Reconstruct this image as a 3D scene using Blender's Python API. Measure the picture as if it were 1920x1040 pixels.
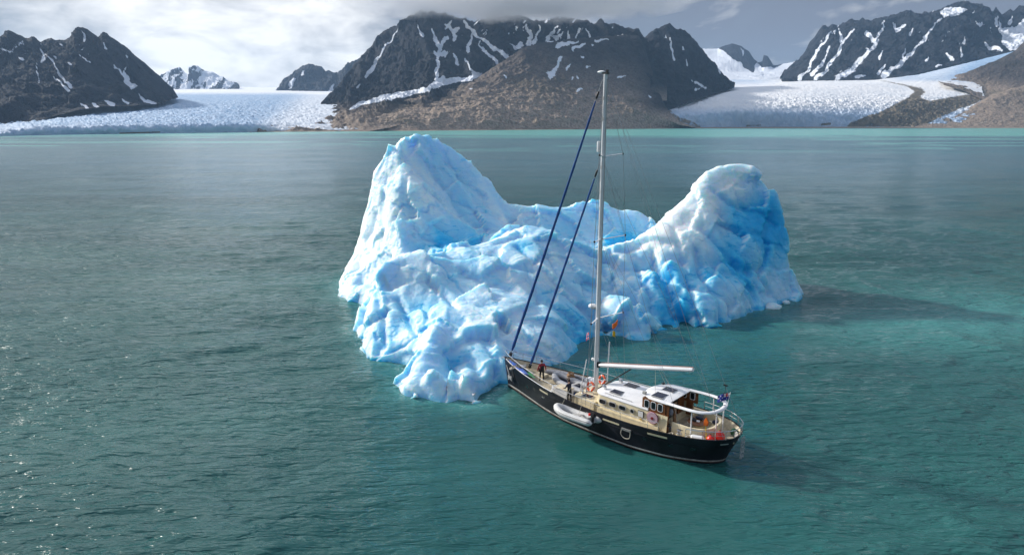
import bpy, bmesh, math, random
import numpy as np
from mathutils import Vector, Matrix

for o in list(bpy.data.objects):
    bpy.data.objects.remove(o, do_unlink=True)
scene = bpy.context.scene
C = scene.collection
R = math.radians
rng = random.Random(7)

# ------------------------------------------------------------------ camera
CAM_H = 22.0
PITCH = math.atan((520 - 229) / 1280.0)
cam_data = bpy.data.cameras.new('camera')
cam_data.sensor_width = 36.0
cam_data.lens = 24.0
cam_data.clip_start = 0.5
cam_data.clip_end = 60000.0
cam = bpy.data.objects.new('camera', cam_data)
cam.location = (0, 0, CAM_H)
cam.rotation_euler = (math.pi / 2 - PITCH, 0, 0)
C.objects.link(cam)
scene.camera = cam

# ------------------------------------------------------------------ light
SUN_EL, SUN_AZ = R(28.0), R(-62.0)            # azimuth measured from +Y, negative = left
sun_dir = Vector((math.sin(SUN_AZ) * math.cos(SUN_EL), math.cos(SUN_AZ) * math.cos(SUN_EL), math.sin(SUN_EL)))
sun_data = bpy.data.lights.new('sun', 'SUN')
sun_data.energy = 3.1
sun_data.angle = R(3.0)
sun_data.color = (1.0, 0.95, 0.88)
sun = bpy.data.objects.new('sun', sun_data)
sun.rotation_euler = sun_dir.to_track_quat('Z', 'Y').to_euler()
sun.location = (-100, 60, 80)
C.objects.link(sun)

vs = scene.view_settings
vs.view_transform = 'Standard'
vs.look = 'None'
vs.exposure = 0.62
vs.gamma = 1.0
vs.use_curve_mapping = False
cy = scene.cycles
cy.use_denoising = True
cy.max_bounces = 6
cy.diffuse_bounces = 3
cy.glossy_bounces = 3
cy.transmission_bounces = 4
cy.volume_bounces = 4
cy.transparent_max_bounces = 6
cy.volume_step_rate = 4.0
cy.sample_clamp_indirect = 6.0
cy.sample_clamp_direct = 2.2
cy.use_adaptive_sampling = True
cy.adaptive_threshold = 0.015
cy.caustics_reflective = False
cy.caustics_refractive = False


# ------------------------------------------------------------------ node helper
class NT:
    def __init__(self, tree):
        self.t = tree
        self.t.nodes.clear()

    def n(self, typ, inp=None, **props):
        nd = self.t.nodes.new(typ)
        for k, v in props.items():
            setattr(nd, k, v)
        for k, v in (inp or {}).items():
            if hasattr(v, 'is_linked') or hasattr(v, 'links'):
                self.t.links.new(v, nd.inputs[k])
            else:
                nd.inputs[k].default_value = v
        return nd

    def math(self, op, a, b=0.0, c=None, clamp=False):
        d = {0: a, 1: b}
        if c is not None:
            d[2] = c
        return self.n('ShaderNodeMath', d, operation=op, use_clamp=clamp).outputs[0]

    def vmath(self, op, a, b):
        return self.n('ShaderNodeVectorMath', {0: a, 1: b}, operation=op)

    def mix(self, f, a, b, blend='MIX'):
        m = self.n('ShaderNodeMix', data_type='RGBA', blend_type=blend)
        for idx, v in ((0, f), (6, a), (7, b)):
            if hasattr(v, 'links'):
                self.t.links.new(v, m.inputs[idx])
            else:
                if idx and len(v) == 3:
                    v = (*v, 1)
                m.inputs[idx].default_value = v
        return m.outputs[2]

    def noise(self, vec, scale, detail=4.0, rough=0.55, dist=0.0):
        d = {'Scale': scale, 'Detail': detail, 'Roughness': rough, 'Distortion': dist}
        if vec is not None:
            d['Vector'] = vec
        return self.n('ShaderNodeTexNoise', d).outputs[0]

    def ramp(self, f, lo, hi, a=0.0, b=1.0, smooth=True):
        m = self.n('ShaderNodeMapRange', {0: f, 1: lo, 2: hi, 3: a, 4: b})
        m.interpolation_type = 'SMOOTHSTEP' if smooth else 'LINEAR'
        m.clamp = True
        return m.outputs[0]

    def mapping(self, vec, scale=(1, 1, 1), rot=(0, 0, 0), loc=(0, 0, 0)):
        return self.n('ShaderNodeMapping', {'Vector': vec, 'Scale': scale, 'Rotation': rot, 'Location': loc}).outputs[0]

    def attr(self, name):
        return self.n('ShaderNodeAttribute', attribute_name=name).outputs['Fac']


# ------------------------------------------------------------------ world: grey cloud sky
world = bpy.data.worlds.new('World')
scene.world = world
world.use_nodes = True
wt = NT(world.node_tree)
sky = wt.n('ShaderNodeTexSky', sky_type='NISHITA')
sky.sun_disc = False
sky.sun_elevation = SUN_EL
sky.sun_rotation = SUN_AZ % (2 * math.pi)
sky.air_density = 1.0
sky.dust_density = 1.5
gen = wt.n('ShaderNodeTexCoord').outputs['Generated']
vdir = wt.n('ShaderNodeVectorMath', {0: gen}, operation='NORMALIZE').outputs[0]
stretched = wt.mapping(vdir, scale=(1, 1, 2.0), loc=(3.1, 1.7, 0.35))
n1 = wt.noise(stretched, 4.2, 5.0, 0.55, 0.5)
n2 = wt.noise(wt.mapping(vdir, scale=(1, 1, 2.6), loc=(7.3, 2.2, 4.0)), 11.0, 4.0, 0.58, 0.4)
lobe_dir = Vector((-0.375, 0.92, 0.10)).normalized()
lobe = wt.vmath('DOT_PRODUCT', vdir, tuple(lobe_dir)).outputs['Value']
lobe = wt.ramp(lobe, 0.950, 0.998)
s1 = wt.math('MULTIPLY_ADD', n1, 2.9, -1.50)
s1 = wt.math('MULTIPLY_ADD', wt.math('SUBTRACT', n2, 0.5), 1.7, s1)
s1 = wt.math('MULTIPLY_ADD', lobe, 0.78, s1)
glow_fill = wt.ramp(wt.vmath('DOT_PRODUCT', vdir, tuple(sun_dir)).outputs['Value'], 0.60, 1.0)      # bright sky around the sun, out of view, added to lift the left water
sep = wt.n('ShaderNodeSeparateXYZ', {0: vdir})
glow_fill = wt.math('MULTIPLY', glow_fill, wt.ramp(sep.outputs[2], 0.14, 0.40))
s1 = wt.math('MULTIPLY_ADD', glow_fill, 1.0, s1, clamp=True)
cloud_col = wt.mix(s1, (0.135, 0.150, 0.192), (0.76, 0.745, 0.72))
# overcast skies brighten towards the zenith
sep = wt.n('ShaderNodeSeparateXYZ', {0: vdir})
zen = wt.ramp(sep.outputs[2], 0.16, 0.7, 1.0, 1.9)
cloud10 = wt.n('ShaderNodeVectorMath', {0: cloud_col, 'Scale': wt.math('MULTIPLY', zen, 10.0)}, operation='SCALE').outputs[0]
# broken cloud: dense low over the mountains, opening to blue overhead
cover = wt.math('MULTIPLY', wt.ramp(sep.outputs[2], 0.12, 0.75, 0.97, 0.55), wt.ramp(n1, 0.25, 0.5, 0.9, 1.0))
blue_sky = wt.n('ShaderNodeVectorMath', {0: sky.outputs[0], 'Scale': 1.0}, operation='SCALE').outputs[0]
allsky = wt.mix(cover, blue_sky, cloud10)
bg = wt.n('ShaderNodeBackground', {'Color': allsky, 'Strength': 0.1})
wo = wt.n('ShaderNodeOutputWorld', {'Surface': bg.outputs[0]})

# ------------------------------------------------------------------ projection (used to read places off the photo)
_c, _s = math.cos(PITCH), math.sin(PITCH)
F = 1280.0


def ray(u, v):
    a = (u - 960) / F
    b = -(v - 520) / F
    return np.array([a, _c + b * _s, -_s + b * _c])


def at_z(u, v, z=0.0):
    d = ray(u, v)
    return np.array([0, 0, CAM_H]) + d * ((z - CAM_H) / d[2])


def at_y(u, v, y):
    d = ray(u, v)
    return np.array([0, 0, CAM_H]) + d * (y / d[1])


def proj(P):
    x, y, z = P[..., 0], P[..., 1], P[..., 2] - CAM_H
    f = np.maximum(y * _c - z * _s, 1e-3)
    return np.stack([960 + F * x / f, 520 - F * (y * _s + z * _c) / f], -1)


# ------------------------------------------------------------------ numpy noise
def _hash(ix, iy, iz, seed):
    n = (ix.astype(np.uint32) * np.uint32(374761393) + iy.astype(np.uint32) * np.uint32(668265263)
         + iz.astype(np.uint32) * np.uint32(2246822519) + np.uint32((seed * 3266489917) & 0xffffffff))
    n = (n ^ (n >> np.uint32(15))) * np.uint32(2246822519)
    n = (n ^ (n >> np.uint32(13))) * np.uint32(3266489917)
    n = n ^ (n >> np.uint32(16))
    return (n & np.uint32(0xffffff)).astype(np.float64) / 8388607.5 - 1.0


def vnoise(p, seed=0):
    f = np.floor(p)
    i = f.astype(np.int64)
    t = p - f
    t = t * t * t * (t * (t * 6 - 15) + 10)
    out = 0
    for dx in (0, 1):
        wx = t[:, 0] if dx else 1 - t[:, 0]
        for dy in (0, 1):
            wy = t[:, 1] if dy else 1 - t[:, 1]
            for dz in (0, 1):
                wz = t[:, 2] if dz else 1 - t[:, 2]
                out = out + wx * wy * wz * _hash(i[:, 0] + dx, i[:, 1] + dy, i[:, 2] + dz, seed)
    return out


_ROT = np.array([[0.36, 0.48, -0.8], [-0.8, 0.60, 0.0], [0.48, 0.64, 0.60]])


def fbm(p, octaves=4, gain=0.5, seed=0, mode='n'):
    p = np.asarray(p, float)
    a, tot, out = 1.0, 0.0, 0
    for k in range(octaves):
        n = vnoise(p, seed + k * 17)
        if mode == 'billow':
            n = np.abs(n) * 2 - 0.75
        elif mode == 'ridge':
            n = 0.75 - np.abs(n) * 2
        out = out + a * n
        tot += a
        a *= gain
        p = (p @ _ROT.T) * 2.03 + 5.3
    return out / tot


def smooth(x, a, b):
    t = np.clip((x - a) / (b - a), 0, 1)
    return t * t * (3 - 2 * t)


def seg_dist(P, poly):
    """distance of 2-D points to a polyline"""
    best = np.full(len(P), 1e9)
    for a, b in zip(poly[:-1], poly[1:]):
        a = np.array(a, float)
        d = np.array(b, float) - a
        t = np.clip(((P - a) @ d) / max(d @ d, 1e-9), 0, 1)
        q = P - a - t[:, None] * d
        best = np.minimum(best, np.hypot(q[:, 0], q[:, 1]))
    return best


def line_dist(P, poly):
    """distance to a polyline and how far along it (0 to 1) the nearest point lies"""
    best, par = np.full(len(P), 1e9), np.zeros(len(P))
    L = np.r_[0, np.cumsum([math.dist(a, b) for a, b in zip(poly[:-1], poly[1:])])]
    for k, (a, b) in enumerate(zip(poly[:-1], poly[1:])):
        a = np.array(a, float)
        d = np.array(b, float) - a
        t = np.clip(((P - a) @ d) / max(d @ d, 1e-9), 0, 1)
        q = P - a - t[:, None] * d
        r = np.hypot(q[:, 0], q[:, 1])
        m = r < best
        best[m] = r[m]
        par[m] = ((L[k] + t * (L[k + 1] - L[k])) / L[-1])[m]
    return best, par


def in_poly(P, poly):
    x, y = P[:, 0], P[:, 1]
    ins = np.zeros(len(P), bool)
    n = len(poly)
    for i in range(n):
        x1, y1 = poly[i]
        x2, y2 = poly[(i + 1) % n]
        if y1 == y2:
            continue
        c = ((y1 > y) != (y2 > y)) & (x < (x2 - x1) * (y - y1) / (y2 - y1) + x1)
        ins ^= c
    return ins


def poly_sd(P, poly):
    d = seg_dist(P, list(poly) + [poly[0]])
    return np.where(in_poly(P, poly), d, -d)


# ------------------------------------------------------------------ mesh helpers
def np_mesh(name, verts, quads, mat, attrs=None, smooth_shade=True):
    me = bpy.data.meshes.new(name)
    nv, nq = len(verts), len(quads)
    k = quads.shape[1]
    me.vertices.add(nv)
    me.vertices.foreach_set('co', np.ascontiguousarray(verts, np.float32).ravel())
    me.loops.add(nq * k)
    me.loops.foreach_set('vertex_index', np.ascontiguousarray(quads, np.int32).ravel())
    me.polygons.add(nq)
    me.polygons.foreach_set('loop_start', np.arange(0, nq * k, k, dtype=np.int32))
    me.polygons.foreach_set('use_smooth', np.full(nq, smooth_shade))
    me.update(calc_edges=True)
    for an, av in (attrs or {}).items():
        at = me.attributes.new(an, 'FLOAT', 'POINT')
        at.data.foreach_set('value', np.ascontiguousarray(av, np.float32))
    me.materials.append(mat)
    o = bpy.data.objects.new(name, me)
    C.objects.link(o)
    return o


def grid_quads(ns, nt):
    i = np.arange(nt - 1)[:, None] * ns + np.arange(ns - 1)[None, :]
    i = i.ravel()
    return np.stack([i, i + 1, i + 1 + ns, i + ns], 1)


def tag(o, label=None, cat=None, group=None, kind=None):
    if label:
        o['label'] = label
    if cat:
        o['category'] = cat
    if group:
        o['group'] = group
    if kind:
        o['kind'] = kind
    return o


# ------------------------------------------------------------------ materials
def simple(name, col, rough=0.5, metal=0.0, var=0.12, scale=3.0, bump=0.0, bscale=40.0, spec=0.5, coat=0.0):
    m = bpy.data.materials.new(name)
    m.use_nodes = True
    t = NT(m.node_tree)
    co = t.n('ShaderNodeTexCoord').outputs['Object']
    nz = t.noise(co, scale, 5.0, 0.6)
    dark = tuple(max(0, c * (1 - var)) for c in col)
    lite = tuple(min(1, c * (1 + var)) for c in col)
    c = t.mix(t.ramp(nz, 0.3, 0.7), dark, lite)
    d = {'Base Color': c, 'Roughness': t.ramp(nz, 0.2, 0.8, rough * 0.85, min(1, rough * 1.15)), 'Metallic': metal,
         'Specular IOR Level': spec, 'Coat Weight': coat}
    if bump:
        nb = t.noise(co, bscale, 3.0, 0.6)
        b = t.n('ShaderNodeBump', {'Height': nb, 'Distance': bump, 'Strength': 1.0})
        d['Normal'] = b.outputs[0]
    p = t.n('ShaderNodeBsdfPrincipled', d)
    t.n('ShaderNodeOutputMaterial', {'Surface': p.outputs[0]})
    return m


# ---- sea
def sea_material():
    m = bpy.data.materials.new('sea_water')
    m.use_nodes = True
    t = NT(m.node_tree)
    pos = t.n('ShaderNodeNewGeometry').outputs['Position']
    sp = t.n('ShaderNodeSeparateXYZ', {0: pos})
    calm = t.attr('calm')
    # turquoise silt plumes along the far shore, bands of sunlit water painted in with them
    far = t.ramp(sp.outputs[1], 430, 700)
    pl = t.noise(t.mapping(pos, scale=(0.0012, 0.0040, 1), loc=(0.3, 0.62, 0)), 1.0, 3.0, 0.5, 0.4)
    pl2 = t.noise(t.mapping(pos, scale=(0.012, 0.03, 1), loc=(4.3, 2.7, 0)), 1.0, 4.0, 0.55, 0.2)
    plume_sunlit = t.math('MULTIPLY', t.ramp(pl, 0.47, 0.62), far)
    edge = t.noise(t.mapping(pos, scale=(0.0016, 0.0016, 1), loc=(2.1, 5.2, 0)), 1.0, 4.0, 0.6, 0.3)
    shore = t.ramp(t.math('MULTIPLY_ADD', t.math('SUBTRACT', edge, 0.5), 1300.0, sp.outputs[1]), 880, 1320)
    plume_sunlit = t.math('MAXIMUM', plume_sunlit, shore, clamp=True)
    near = t.attr('milky')
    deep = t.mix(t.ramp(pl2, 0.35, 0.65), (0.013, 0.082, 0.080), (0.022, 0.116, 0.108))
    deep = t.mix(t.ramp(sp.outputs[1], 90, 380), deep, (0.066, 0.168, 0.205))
    col = t.mix(plume_sunlit, deep, (0.15, 0.42, 0.38))
    col = t.mix(near, col, (0.085, 0.33, 0.31))
    foam = t.attr('foam')
    fn = t.noise(pos, 2.2, 5.0, 0.7, 1.5)
    fo = t.math('MULTIPLY', foam, t.ramp(fn, 0.52, 0.66))
    col = t.mix(fo, col, (0.62, 0.72, 0.72))
    # wind ripples, crests lying mostly across the view
    w0 = t.noise(t.mapping(pos, scale=(0.028, 0.085, 1), rot=(0, 0, R(8))), 1.0, 4.0, 0.6, 0.4)
    w1 = t.noise(t.mapping(pos, scale=(0.20, 0.70, 1), rot=(0, 0, R(12))), 1.0, 2.0, 0.5, 0.3)
    w2 = t.noise(t.mapping(pos, scale=(0.55, 1.8, 1), rot=(0, 0, R(-10))), 1.0, 2.0, 0.5, 0.5)
    w3 = t.noise(t.mapping(pos, scale=(1.5, 4.8, 1), rot=(0, 0, R(16))), 1.0, 2.0, 0.55, 0.3)
    ridge = t.math('ABSOLUTE', t.math('SUBTRACT', w2, 0.5))
    h = t.math('MULTIPLY_ADD', w0, 0.45, t.math('MULTIPLY', w1, 0.30))
    h = t.math('MULTIPLY_ADD', w2, 0.27, h)
    h = t.math('MULTIPLY_ADD', ridge, -0.16, h)
    h = t.math('MULTIPLY_ADD', w3, 0.085, h)
    rough_sea = t.ramp(calm, 0.0, 1.0, 1.0, 0.22, smooth=False)
    patch = t.noise(t.mapping(pos, scale=(0.02, 0.05, 1)), 1.0, 3.0, 0.5)
    rough_sea = t.math('MULTIPLY', rough_sea, t.ramp(patch, 0.3, 0.7, 0.65, 1.15))
    h = t.math('MULTIPLY', h, t.math('MULTIPLY', rough_sea, 1.35))
    b = t.n('ShaderNodeBump', {'Height': h, 'Distance': 1.0, 'Strength': 1.0})
    rgh = t.ramp(sp.outputs[1], 60, 700, 0.11, 0.22)
    spc = t.ramp(sp.outputs[1], 250, 1300, 0.5, 0.16)
    p = t.n('ShaderNodeBsdfPrincipled', {'Base Color': col, 'Roughness': rgh, 'IOR': 1.333, 'Specular IOR Level': spc, 'Normal': b.outputs[0]})
    t.n('ShaderNodeOutputMaterial', {'Surface': p.outputs[0]})
    return m


# ---- rock and snow terrain
def rock_material(name, rock_a, rock_b, brown_a, brown_b, scale=0.02):
    m = bpy.data.materials.new(name)
    m.use_nodes = True
    t = NT(m.node_tree)
    pos = t.n('ShaderNodeNewGeometry').outputs['Position']
    big = t.noise(pos, scale, 6.0, 0.6, 0.6)
    fine = t.noise(pos, scale * 7, 5.0, 0.65, 0.3)
    rock = t.mix(t.ramp(big, 0.35, 0.65), rock_a, rock_b)
    rock = t.mix(t.ramp(fine, 0.35, 0.7, 0.0, 0.4), rock, tuple(c * 0.45 for c in rock_a))
    brown = t.mix(t.ramp(fine, 0.36, 0.64), brown_a, brown_b)
    veg = t.noise(t.mapping(pos, scale=(0.004, 0.004, 0.012)), 1.0, 4.0, 0.55)
    brown = t.mix(t.ramp(veg, 0.5, 0.7, 0.0, 0.5), brown, (0.085, 0.078, 0.036))
    c = t.mix(t.attr('brown'), rock, brown)
    snow = t.attr('snow')
    mids = t.noise(t.mapping(pos, scale=(1, 1, 0.5)), scale * 2.6, 5.0, 0.62, 0.4)
    sn = t.math('MULTIPLY_ADD', t.math('SUBTRACT', fine, 0.5), 0.5, snow)
    sn = t.math('MULTIPLY_ADD', t.math('SUBTRACT', mids, 0.5), 1.1, sn)
    snf = t.ramp(sn, 0.42, 0.54)
    c = t.mix(snf, c, (0.70, 0.74, 0.80))
    b = t.n('ShaderNodeBump', {'Height': t.math('MULTIPLY_ADD', mids, 2.6, t.math('MULTIPLY', fine, 0.5)), 'Distance': 16.0, 'Strength': t.math('MULTIPLY', t.math('SUBTRACT', 1.0, t.math('MULTIPLY', snf, 0.8)), t.math('SUBTRACT', 1.0, t.math('MULTIPLY', t.attr('brown'), 0.55)))})
    p = t.n('ShaderNodeBsdfPrincipled', {'Base Color': c, 'Roughness': 0.9, 'Specular IOR Level': 0.2, 'Normal': b.outputs[0]})
    t.n('ShaderNodeOutputMaterial', {'Surface': p.outputs[0]})
    return m


def glacier_material():
    m = bpy.data.materials.new('glacier_ice')
    m.use_nodes = True
    t = NT(m.node_tree)
    pos = t.n('ShaderNodeNewGeometry').outputs['Position']
    fine = t.noise(t.mapping(pos, scale=(0.05, 0.035, 0.05)), 1.0, 6.0, 0.7, 0.5)
    big = t.noise(pos, 0.006, 4.0, 0.5)
    ice = t.mix(t.ramp(fine, 0.35, 0.65), (0.23, 0.39, 0.59), (0.40, 0.53, 0.70))  # blue-grey toned down, also carrying the left tongue's cloud shade
    snow = t.mix(t.ramp(big, 0.35, 0.65), (0.80, 0.82, 0.84), (0.88, 0.88, 0.88))
    c = t.mix(t.attr('snow'), ice, snow)
    dirt = t.mix(t.ramp(fine, 0.38, 0.62), (0.085, 0.068, 0.046), (0.22, 0.18, 0.125))
    dm = t.ramp(t.math('MULTIPLY_ADD', t.math('SUBTRACT', fine, 0.5), 1.0, t.attr('dirt')), 0.4, 0.6)
    c = t.mix(dm, c, dirt)
    b = t.n('ShaderNodeBump', {'Height': fine, 'Distance': 8.0, 'Strength': t.math('SUBTRACT', 0.9, t.math('MULTIPLY', t.attr('snow'), 0.65))})
    p = t.n('ShaderNodeBsdfPrincipled', {'Base Color': c, 'Roughness': 0.7, 'Specular IOR Level': 0.3, 'Normal': b.outputs[0]})
    t.n('ShaderNodeOutputMaterial', {'Surface': p.outputs[0]})
    return m


def ice_material():
    m = bpy.data.materials.new('iceberg_ice')
    m.use_nodes = True
    t = NT(m.node_tree)
    co = t.n('ShaderNodeTexCoord').outputs['Object']
    blue = t.attr('blue')
    f1 = t.noise(co, 1.6, 6.0, 0.65, 0.6)
    f2 = t.noise(t.mapping(co, rot=(0.3, 0.7, 0.2), scale=(0.5, 1.0, 3.2)), 0.9, 5.0, 0.6, 0.8)
    bb = t.math('MULTIPLY_ADD', t.math('SUBTRACT', f1, 0.5), 0.16, blue)
    bb = t.math('MULTIPLY_ADD', t.math('SUBTRACT', f2, 0.5), 0.30, bb, clamp=True)
    warp = t.n('ShaderNodeVectorMath', {0: co, 1: t.n('ShaderNodeVectorMath', {0: t.n('ShaderNodeTexNoise', {'Vector': co, 'Scale': 0.7, 'Detail': 3.0}).outputs[1], 'Scale': 1.3}, operation='SCALE').outputs[0]}, operation='ADD').outputs[0]
    ve = t.n('ShaderNodeTexVoronoi', {'Vector': t.mapping(warp, rot=(0.2, 0.6, 0.3), scale=(0.16, 0.30, 0.34)), 'Scale': 1.0}, feature='DISTANCE_TO_EDGE').outputs[0]
    vein = t.math('MULTIPLY', t.ramp(ve, 0.0, 0.030, 1.0, 0.0), t.ramp(f2, 0.42, 0.6))
    bb = t.math('MULTIPLY_ADD', vein, 0.16, bb, clamp=True)
    cr = t.n('ShaderNodeValToRGB', {0: bb})
    e = cr.color_ramp.elements
    e[0].position, e[0].color = 0.0, (0.84, 0.91, 0.95, 1)
    e[1].position, e[1].color = 1.0, (0.02, 0.42, 0.78, 1)
    for pz, cc in ((0.22, (0.66, 0.84, 0.92, 1)), (0.42, (0.44, 0.71, 0.90, 1)), (0.65, (0.26, 0.64, 0.88, 1)), (0.85, (0.07, 0.52, 0.84, 1))):
        q = e.new(pz)
        q.color = cc
    col = t.mix(t.attr('silt'), cr.outputs[0], (0.40, 0.36, 0.28))
    b1 = t.noise(co, 3.2, 6.0, 0.68, 0.4)
    b2 = t.n('ShaderNodeTexVoronoi', {'Vector': co, 'Scale': 2.6}, feature='SMOOTH_F1').outputs[0]
    fl = t.noise(t.mapping(co, rot=(0.15, 0.62, 0.1), scale=(3.2, 2.6, 0.45)), 1.0, 4.0, 0.6, 0.3)
    hh = t.math('MULTIPLY_ADD', b2, 0.05, t.math('MULTIPLY', b1, 0.12))
    hh = t.math('MULTIPLY_ADD', fl, 0.14, hh)
    hh = t.math('MULTIPLY_ADD', vein, -0.12, hh)
    b = t.n('ShaderNodeBump', {'Height': hh, 'Distance': 1.0, 'Strength': 0.62})
    p = t.n('ShaderNodeBsdfPrincipled', {'Base Color': col, 'Roughness': t.ramp(bb, 0.2, 0.9, 0.55, 0.25), 'IOR': 1.31,
                                         'Subsurface Weight': 0.85, 'Subsurface Radius': (0.30, 0.80, 1.0), 'Subsurface Scale': 1.5,
                                         'Normal': b.outputs[0]})
    t.n('ShaderNodeOutputMaterial', {'Surface': p.outputs[0]})
    return m


M = {}
M['sea'] = sea_material()
M['ice'] = ice_material()
M['glacier'] = glacier_material()
M['rock'] = rock_material('dark_mountain_rock', (0.014, 0.018, 0.028), (0.034, 0.036, 0.044), (0.20, 0.155, 0.120), (0.40, 0.315, 0.245))

# ================================================================== SETTING
# ---- iceberg outline (plan, metres) is needed by the sea for its wind shadow
OUT = [(-23.9, 91.5), (-22.6, 87), (-18.6, 81.5), (-17.4, 77), (-17.1, 72.7), (-16.2, 67.5), (-14.7, 63.7), (-12.5, 61.2), (-10.7, 60.2),
       (-9.7, 57.8), (-9.5, 55.2), (-8.8, 53.1), (-7.6, 52.3), (-6.2, 52.8), (-5.2, 53.2), (-4.6, 51.8), (-3.7, 51.0), (-2.4, 51.5), (-0.9, 53.8),
       (0.5, 57.4), (4.0, 60.7), (6.2, 65.3), (8.0, 68.8), (10.3, 69.8), (13.4, 68.5), (15.5, 69.2), (17.2, 72.0), (18.9, 73.2), (20.5, 72.2),
       (22.8, 72.7), (24.6, 75.4), (27.9, 78.2), (30.0, 79.6), (33.2, 81.8), (36.4, 84.6), (37.8, 89), (37.4, 96), (30, 104), (20, 107), (5, 108),
       (-8, 107), (-17, 106), (-23, 101), (-25, 95)]


def axis_coords(lo, hi, step, far_lo, far_hi, grow=1.16):
    core = list(np.arange(lo, hi + 1e-6, step))
    a, s = [], step
    x = hi
    while x < far_hi:
        s = min(s * grow, 400)
        x += s
        a.append(x)
    b, s = [], step
    x = lo
    while x > far_lo:
        s = min(s * grow, 400)
        x -= s
        b.append(x)
    return np.array(b[::-1] + core + a)


def build_sea():
    xs = axis_coords(-62, 84, 0.42, -9000, 9000, 1.035)
    ys = axis_coords(24, 128, 0.42, -2500, 12000, 1.022)
    X, Y = np.meshgrid(xs, ys)
    HX, HY = np.meshgrid(np.gradient(xs), np.gradient(ys))
    hx, hy = HX.ravel(), HY.ravel()
    P = np.stack([X.ravel(), Y.ravel()], 1)
    # wind shelter in the lee of the ice and of the hull
    d = poly_sd(P, OUT)
    calm = np.zeros(len(P))
    for (cx, cy_, rx, ry, k) in ((2, 41, 13, 13, 1.0), (10, 62, 9, 6, 0.9), (20, 66, 9, 6, 0.8), (9, 34, 9, 8, 0.9), (-4, 48, 7, 5, .9)):
        q = ((P[:, 0] - cx) / rx) ** 2 + ((P[:, 1] - cy_) / ry) ** 2
        calm = np.maximum(calm, k * np.exp(-q))
    calm = np.clip(calm * (1 + 0.4 * fbm(np.c_[P * 0.12, np.zeros(len(P))], 3, seed=4)), 0, 1)
    milky = np.zeros(len(P))
    milky = np.maximum(milky, 0.5 * np.exp(-np.clip(-d, 0, None) / 1.6) * (d < 0.5) * np.clip(0.9 + 0.8 * fbm(np.c_[P * 0.25, 0 * d], 2, seed=6), 0, 2))
    q = ((P[:, 0] - 58) / 26) ** 2 + ((P[:, 1] - 74) / 13) ** 2
    n = fbm(np.c_[P * np.array([0.03, 0.07]), np.zeros(len(P))], 4, seed=9)
    milky = np.maximum(milky, 0.6 * np.exp(-q) * np.clip(1 + n, 0, 2))
    q = ((P[:, 0] - 30) / 22) ** 2 + ((P[:, 1] - 67) / 7) ** 2
    milky = np.maximum(milky, 0.16 * np.exp(-q) * np.clip(1 + n, 0, 2))
    foam = 0.55 * np.exp(-np.clip(-d, 0, None) / 0.55) * (d < 0.6)
    # short wind sea on longer, lower waves; each octave only where the sheet is fine enough to carry it
    z = np.zeros(len(P))
    for k, (lam, a, rot) in enumerate(((1.5, 0.075, 20), (3.2, 0.15, 12), (7.0, 0.17, 6), (16.0, 0.26, 10), (38.0, 0.50, 4), (90.0, 0.85, 8))):
        r = R(rot)
        e1 = P @ np.array([math.cos(r), math.sin(r)])
        e2 = P @ np.array([-math.sin(r), math.cos(r)])
        w = 1 - smooth(np.maximum(hx / 2.4, hy) / lam, 0.24, 0.42)
        if lam > 20:
            w = w * smooth(P[:, 1], 110, 320)
        wk = np.where(w > 0)[0]
        z[wk] += (a * w * (1 - 0.8 * calm))[wk] * fbm(np.c_[e1[wk] / lam / 2.2, e2[wk] / lam, 0 * wk], 2, 0.5, seed=21 + 10 * k, mode='ridge')
    z *= 1 - 0.7 * smooth(P[:, 1], 700, 1000)
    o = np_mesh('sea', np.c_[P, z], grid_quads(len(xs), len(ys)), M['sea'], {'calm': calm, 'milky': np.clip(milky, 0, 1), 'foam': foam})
    tag(o, 'wind-rippled turquoise green fjord water', 'sea', kind='structure')


build_sea()


# ---- terrain lofted between lines read off the photo, each at its own distance
def loft(rows, ns, nt, tpos=None):
    """rows: far to near, each a list of (u, v, y) or (u, v) meaning on the water; returns (nt, ns, 3)"""
    L = []
    for row in rows:
        pts = []
        for q in row:
            pts.append(at_z(q[0], q[1], 0.0) if len(q) == 2 else at_y(*q))
        pts = np.array(pts)
        us = np.array([q[0] for q in row], float)
        s = (us - us[0]) / (us[-1] - us[0])
        g = np.linspace(0, 1, ns)
        L.append(np.stack([np.interp(g, s, pts[:, k]) for k in range(3)], 1))
    L = np.array(L)
    n = len(L)
    tp = np.linspace(0, 1, n) if tpos is None else np.array(tpos)
    g = np.linspace(0, 1, nt)
    out = np.zeros((nt, ns, 3))
    for j, t in enumerate(g):
        k = min(np.searchsorted(tp, t, side='right') - 1, n - 2)
        f = (t - tp[k]) / (tp[k + 1] - tp[k])
        p0 = L[max(k - 1, 0)]
        p1, p2 = L[k], L[k + 1]
        p3 = L[min(k + 2, n - 1)]
        lin = p1 + (p2 - p1) * f
        cr = 0.5 * (2 * p1 + (p2 - p0) * f + (2 * p0 - 5 * p1 + 4 * p2 - p3) * f * f + (3 * p1 - p0 - 3 * p2 + p3) * f ** 3)
        out[j] = 0.6 * lin + 0.4 * cr
    return out


def back_row(row, dy=500, drop=0.5):
    """a line behind a crest so that the summit has a far side"""
    out = []
    for q in row:
        p = at_y(*q)
        d = np.array([p[0] * (1 + dy / p[1]), p[1] + dy, max(p[2] * drop, -5)])
        u = proj(d[None])[0]
        out.append((u[0], u[1], d[1]))
    return out


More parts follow.
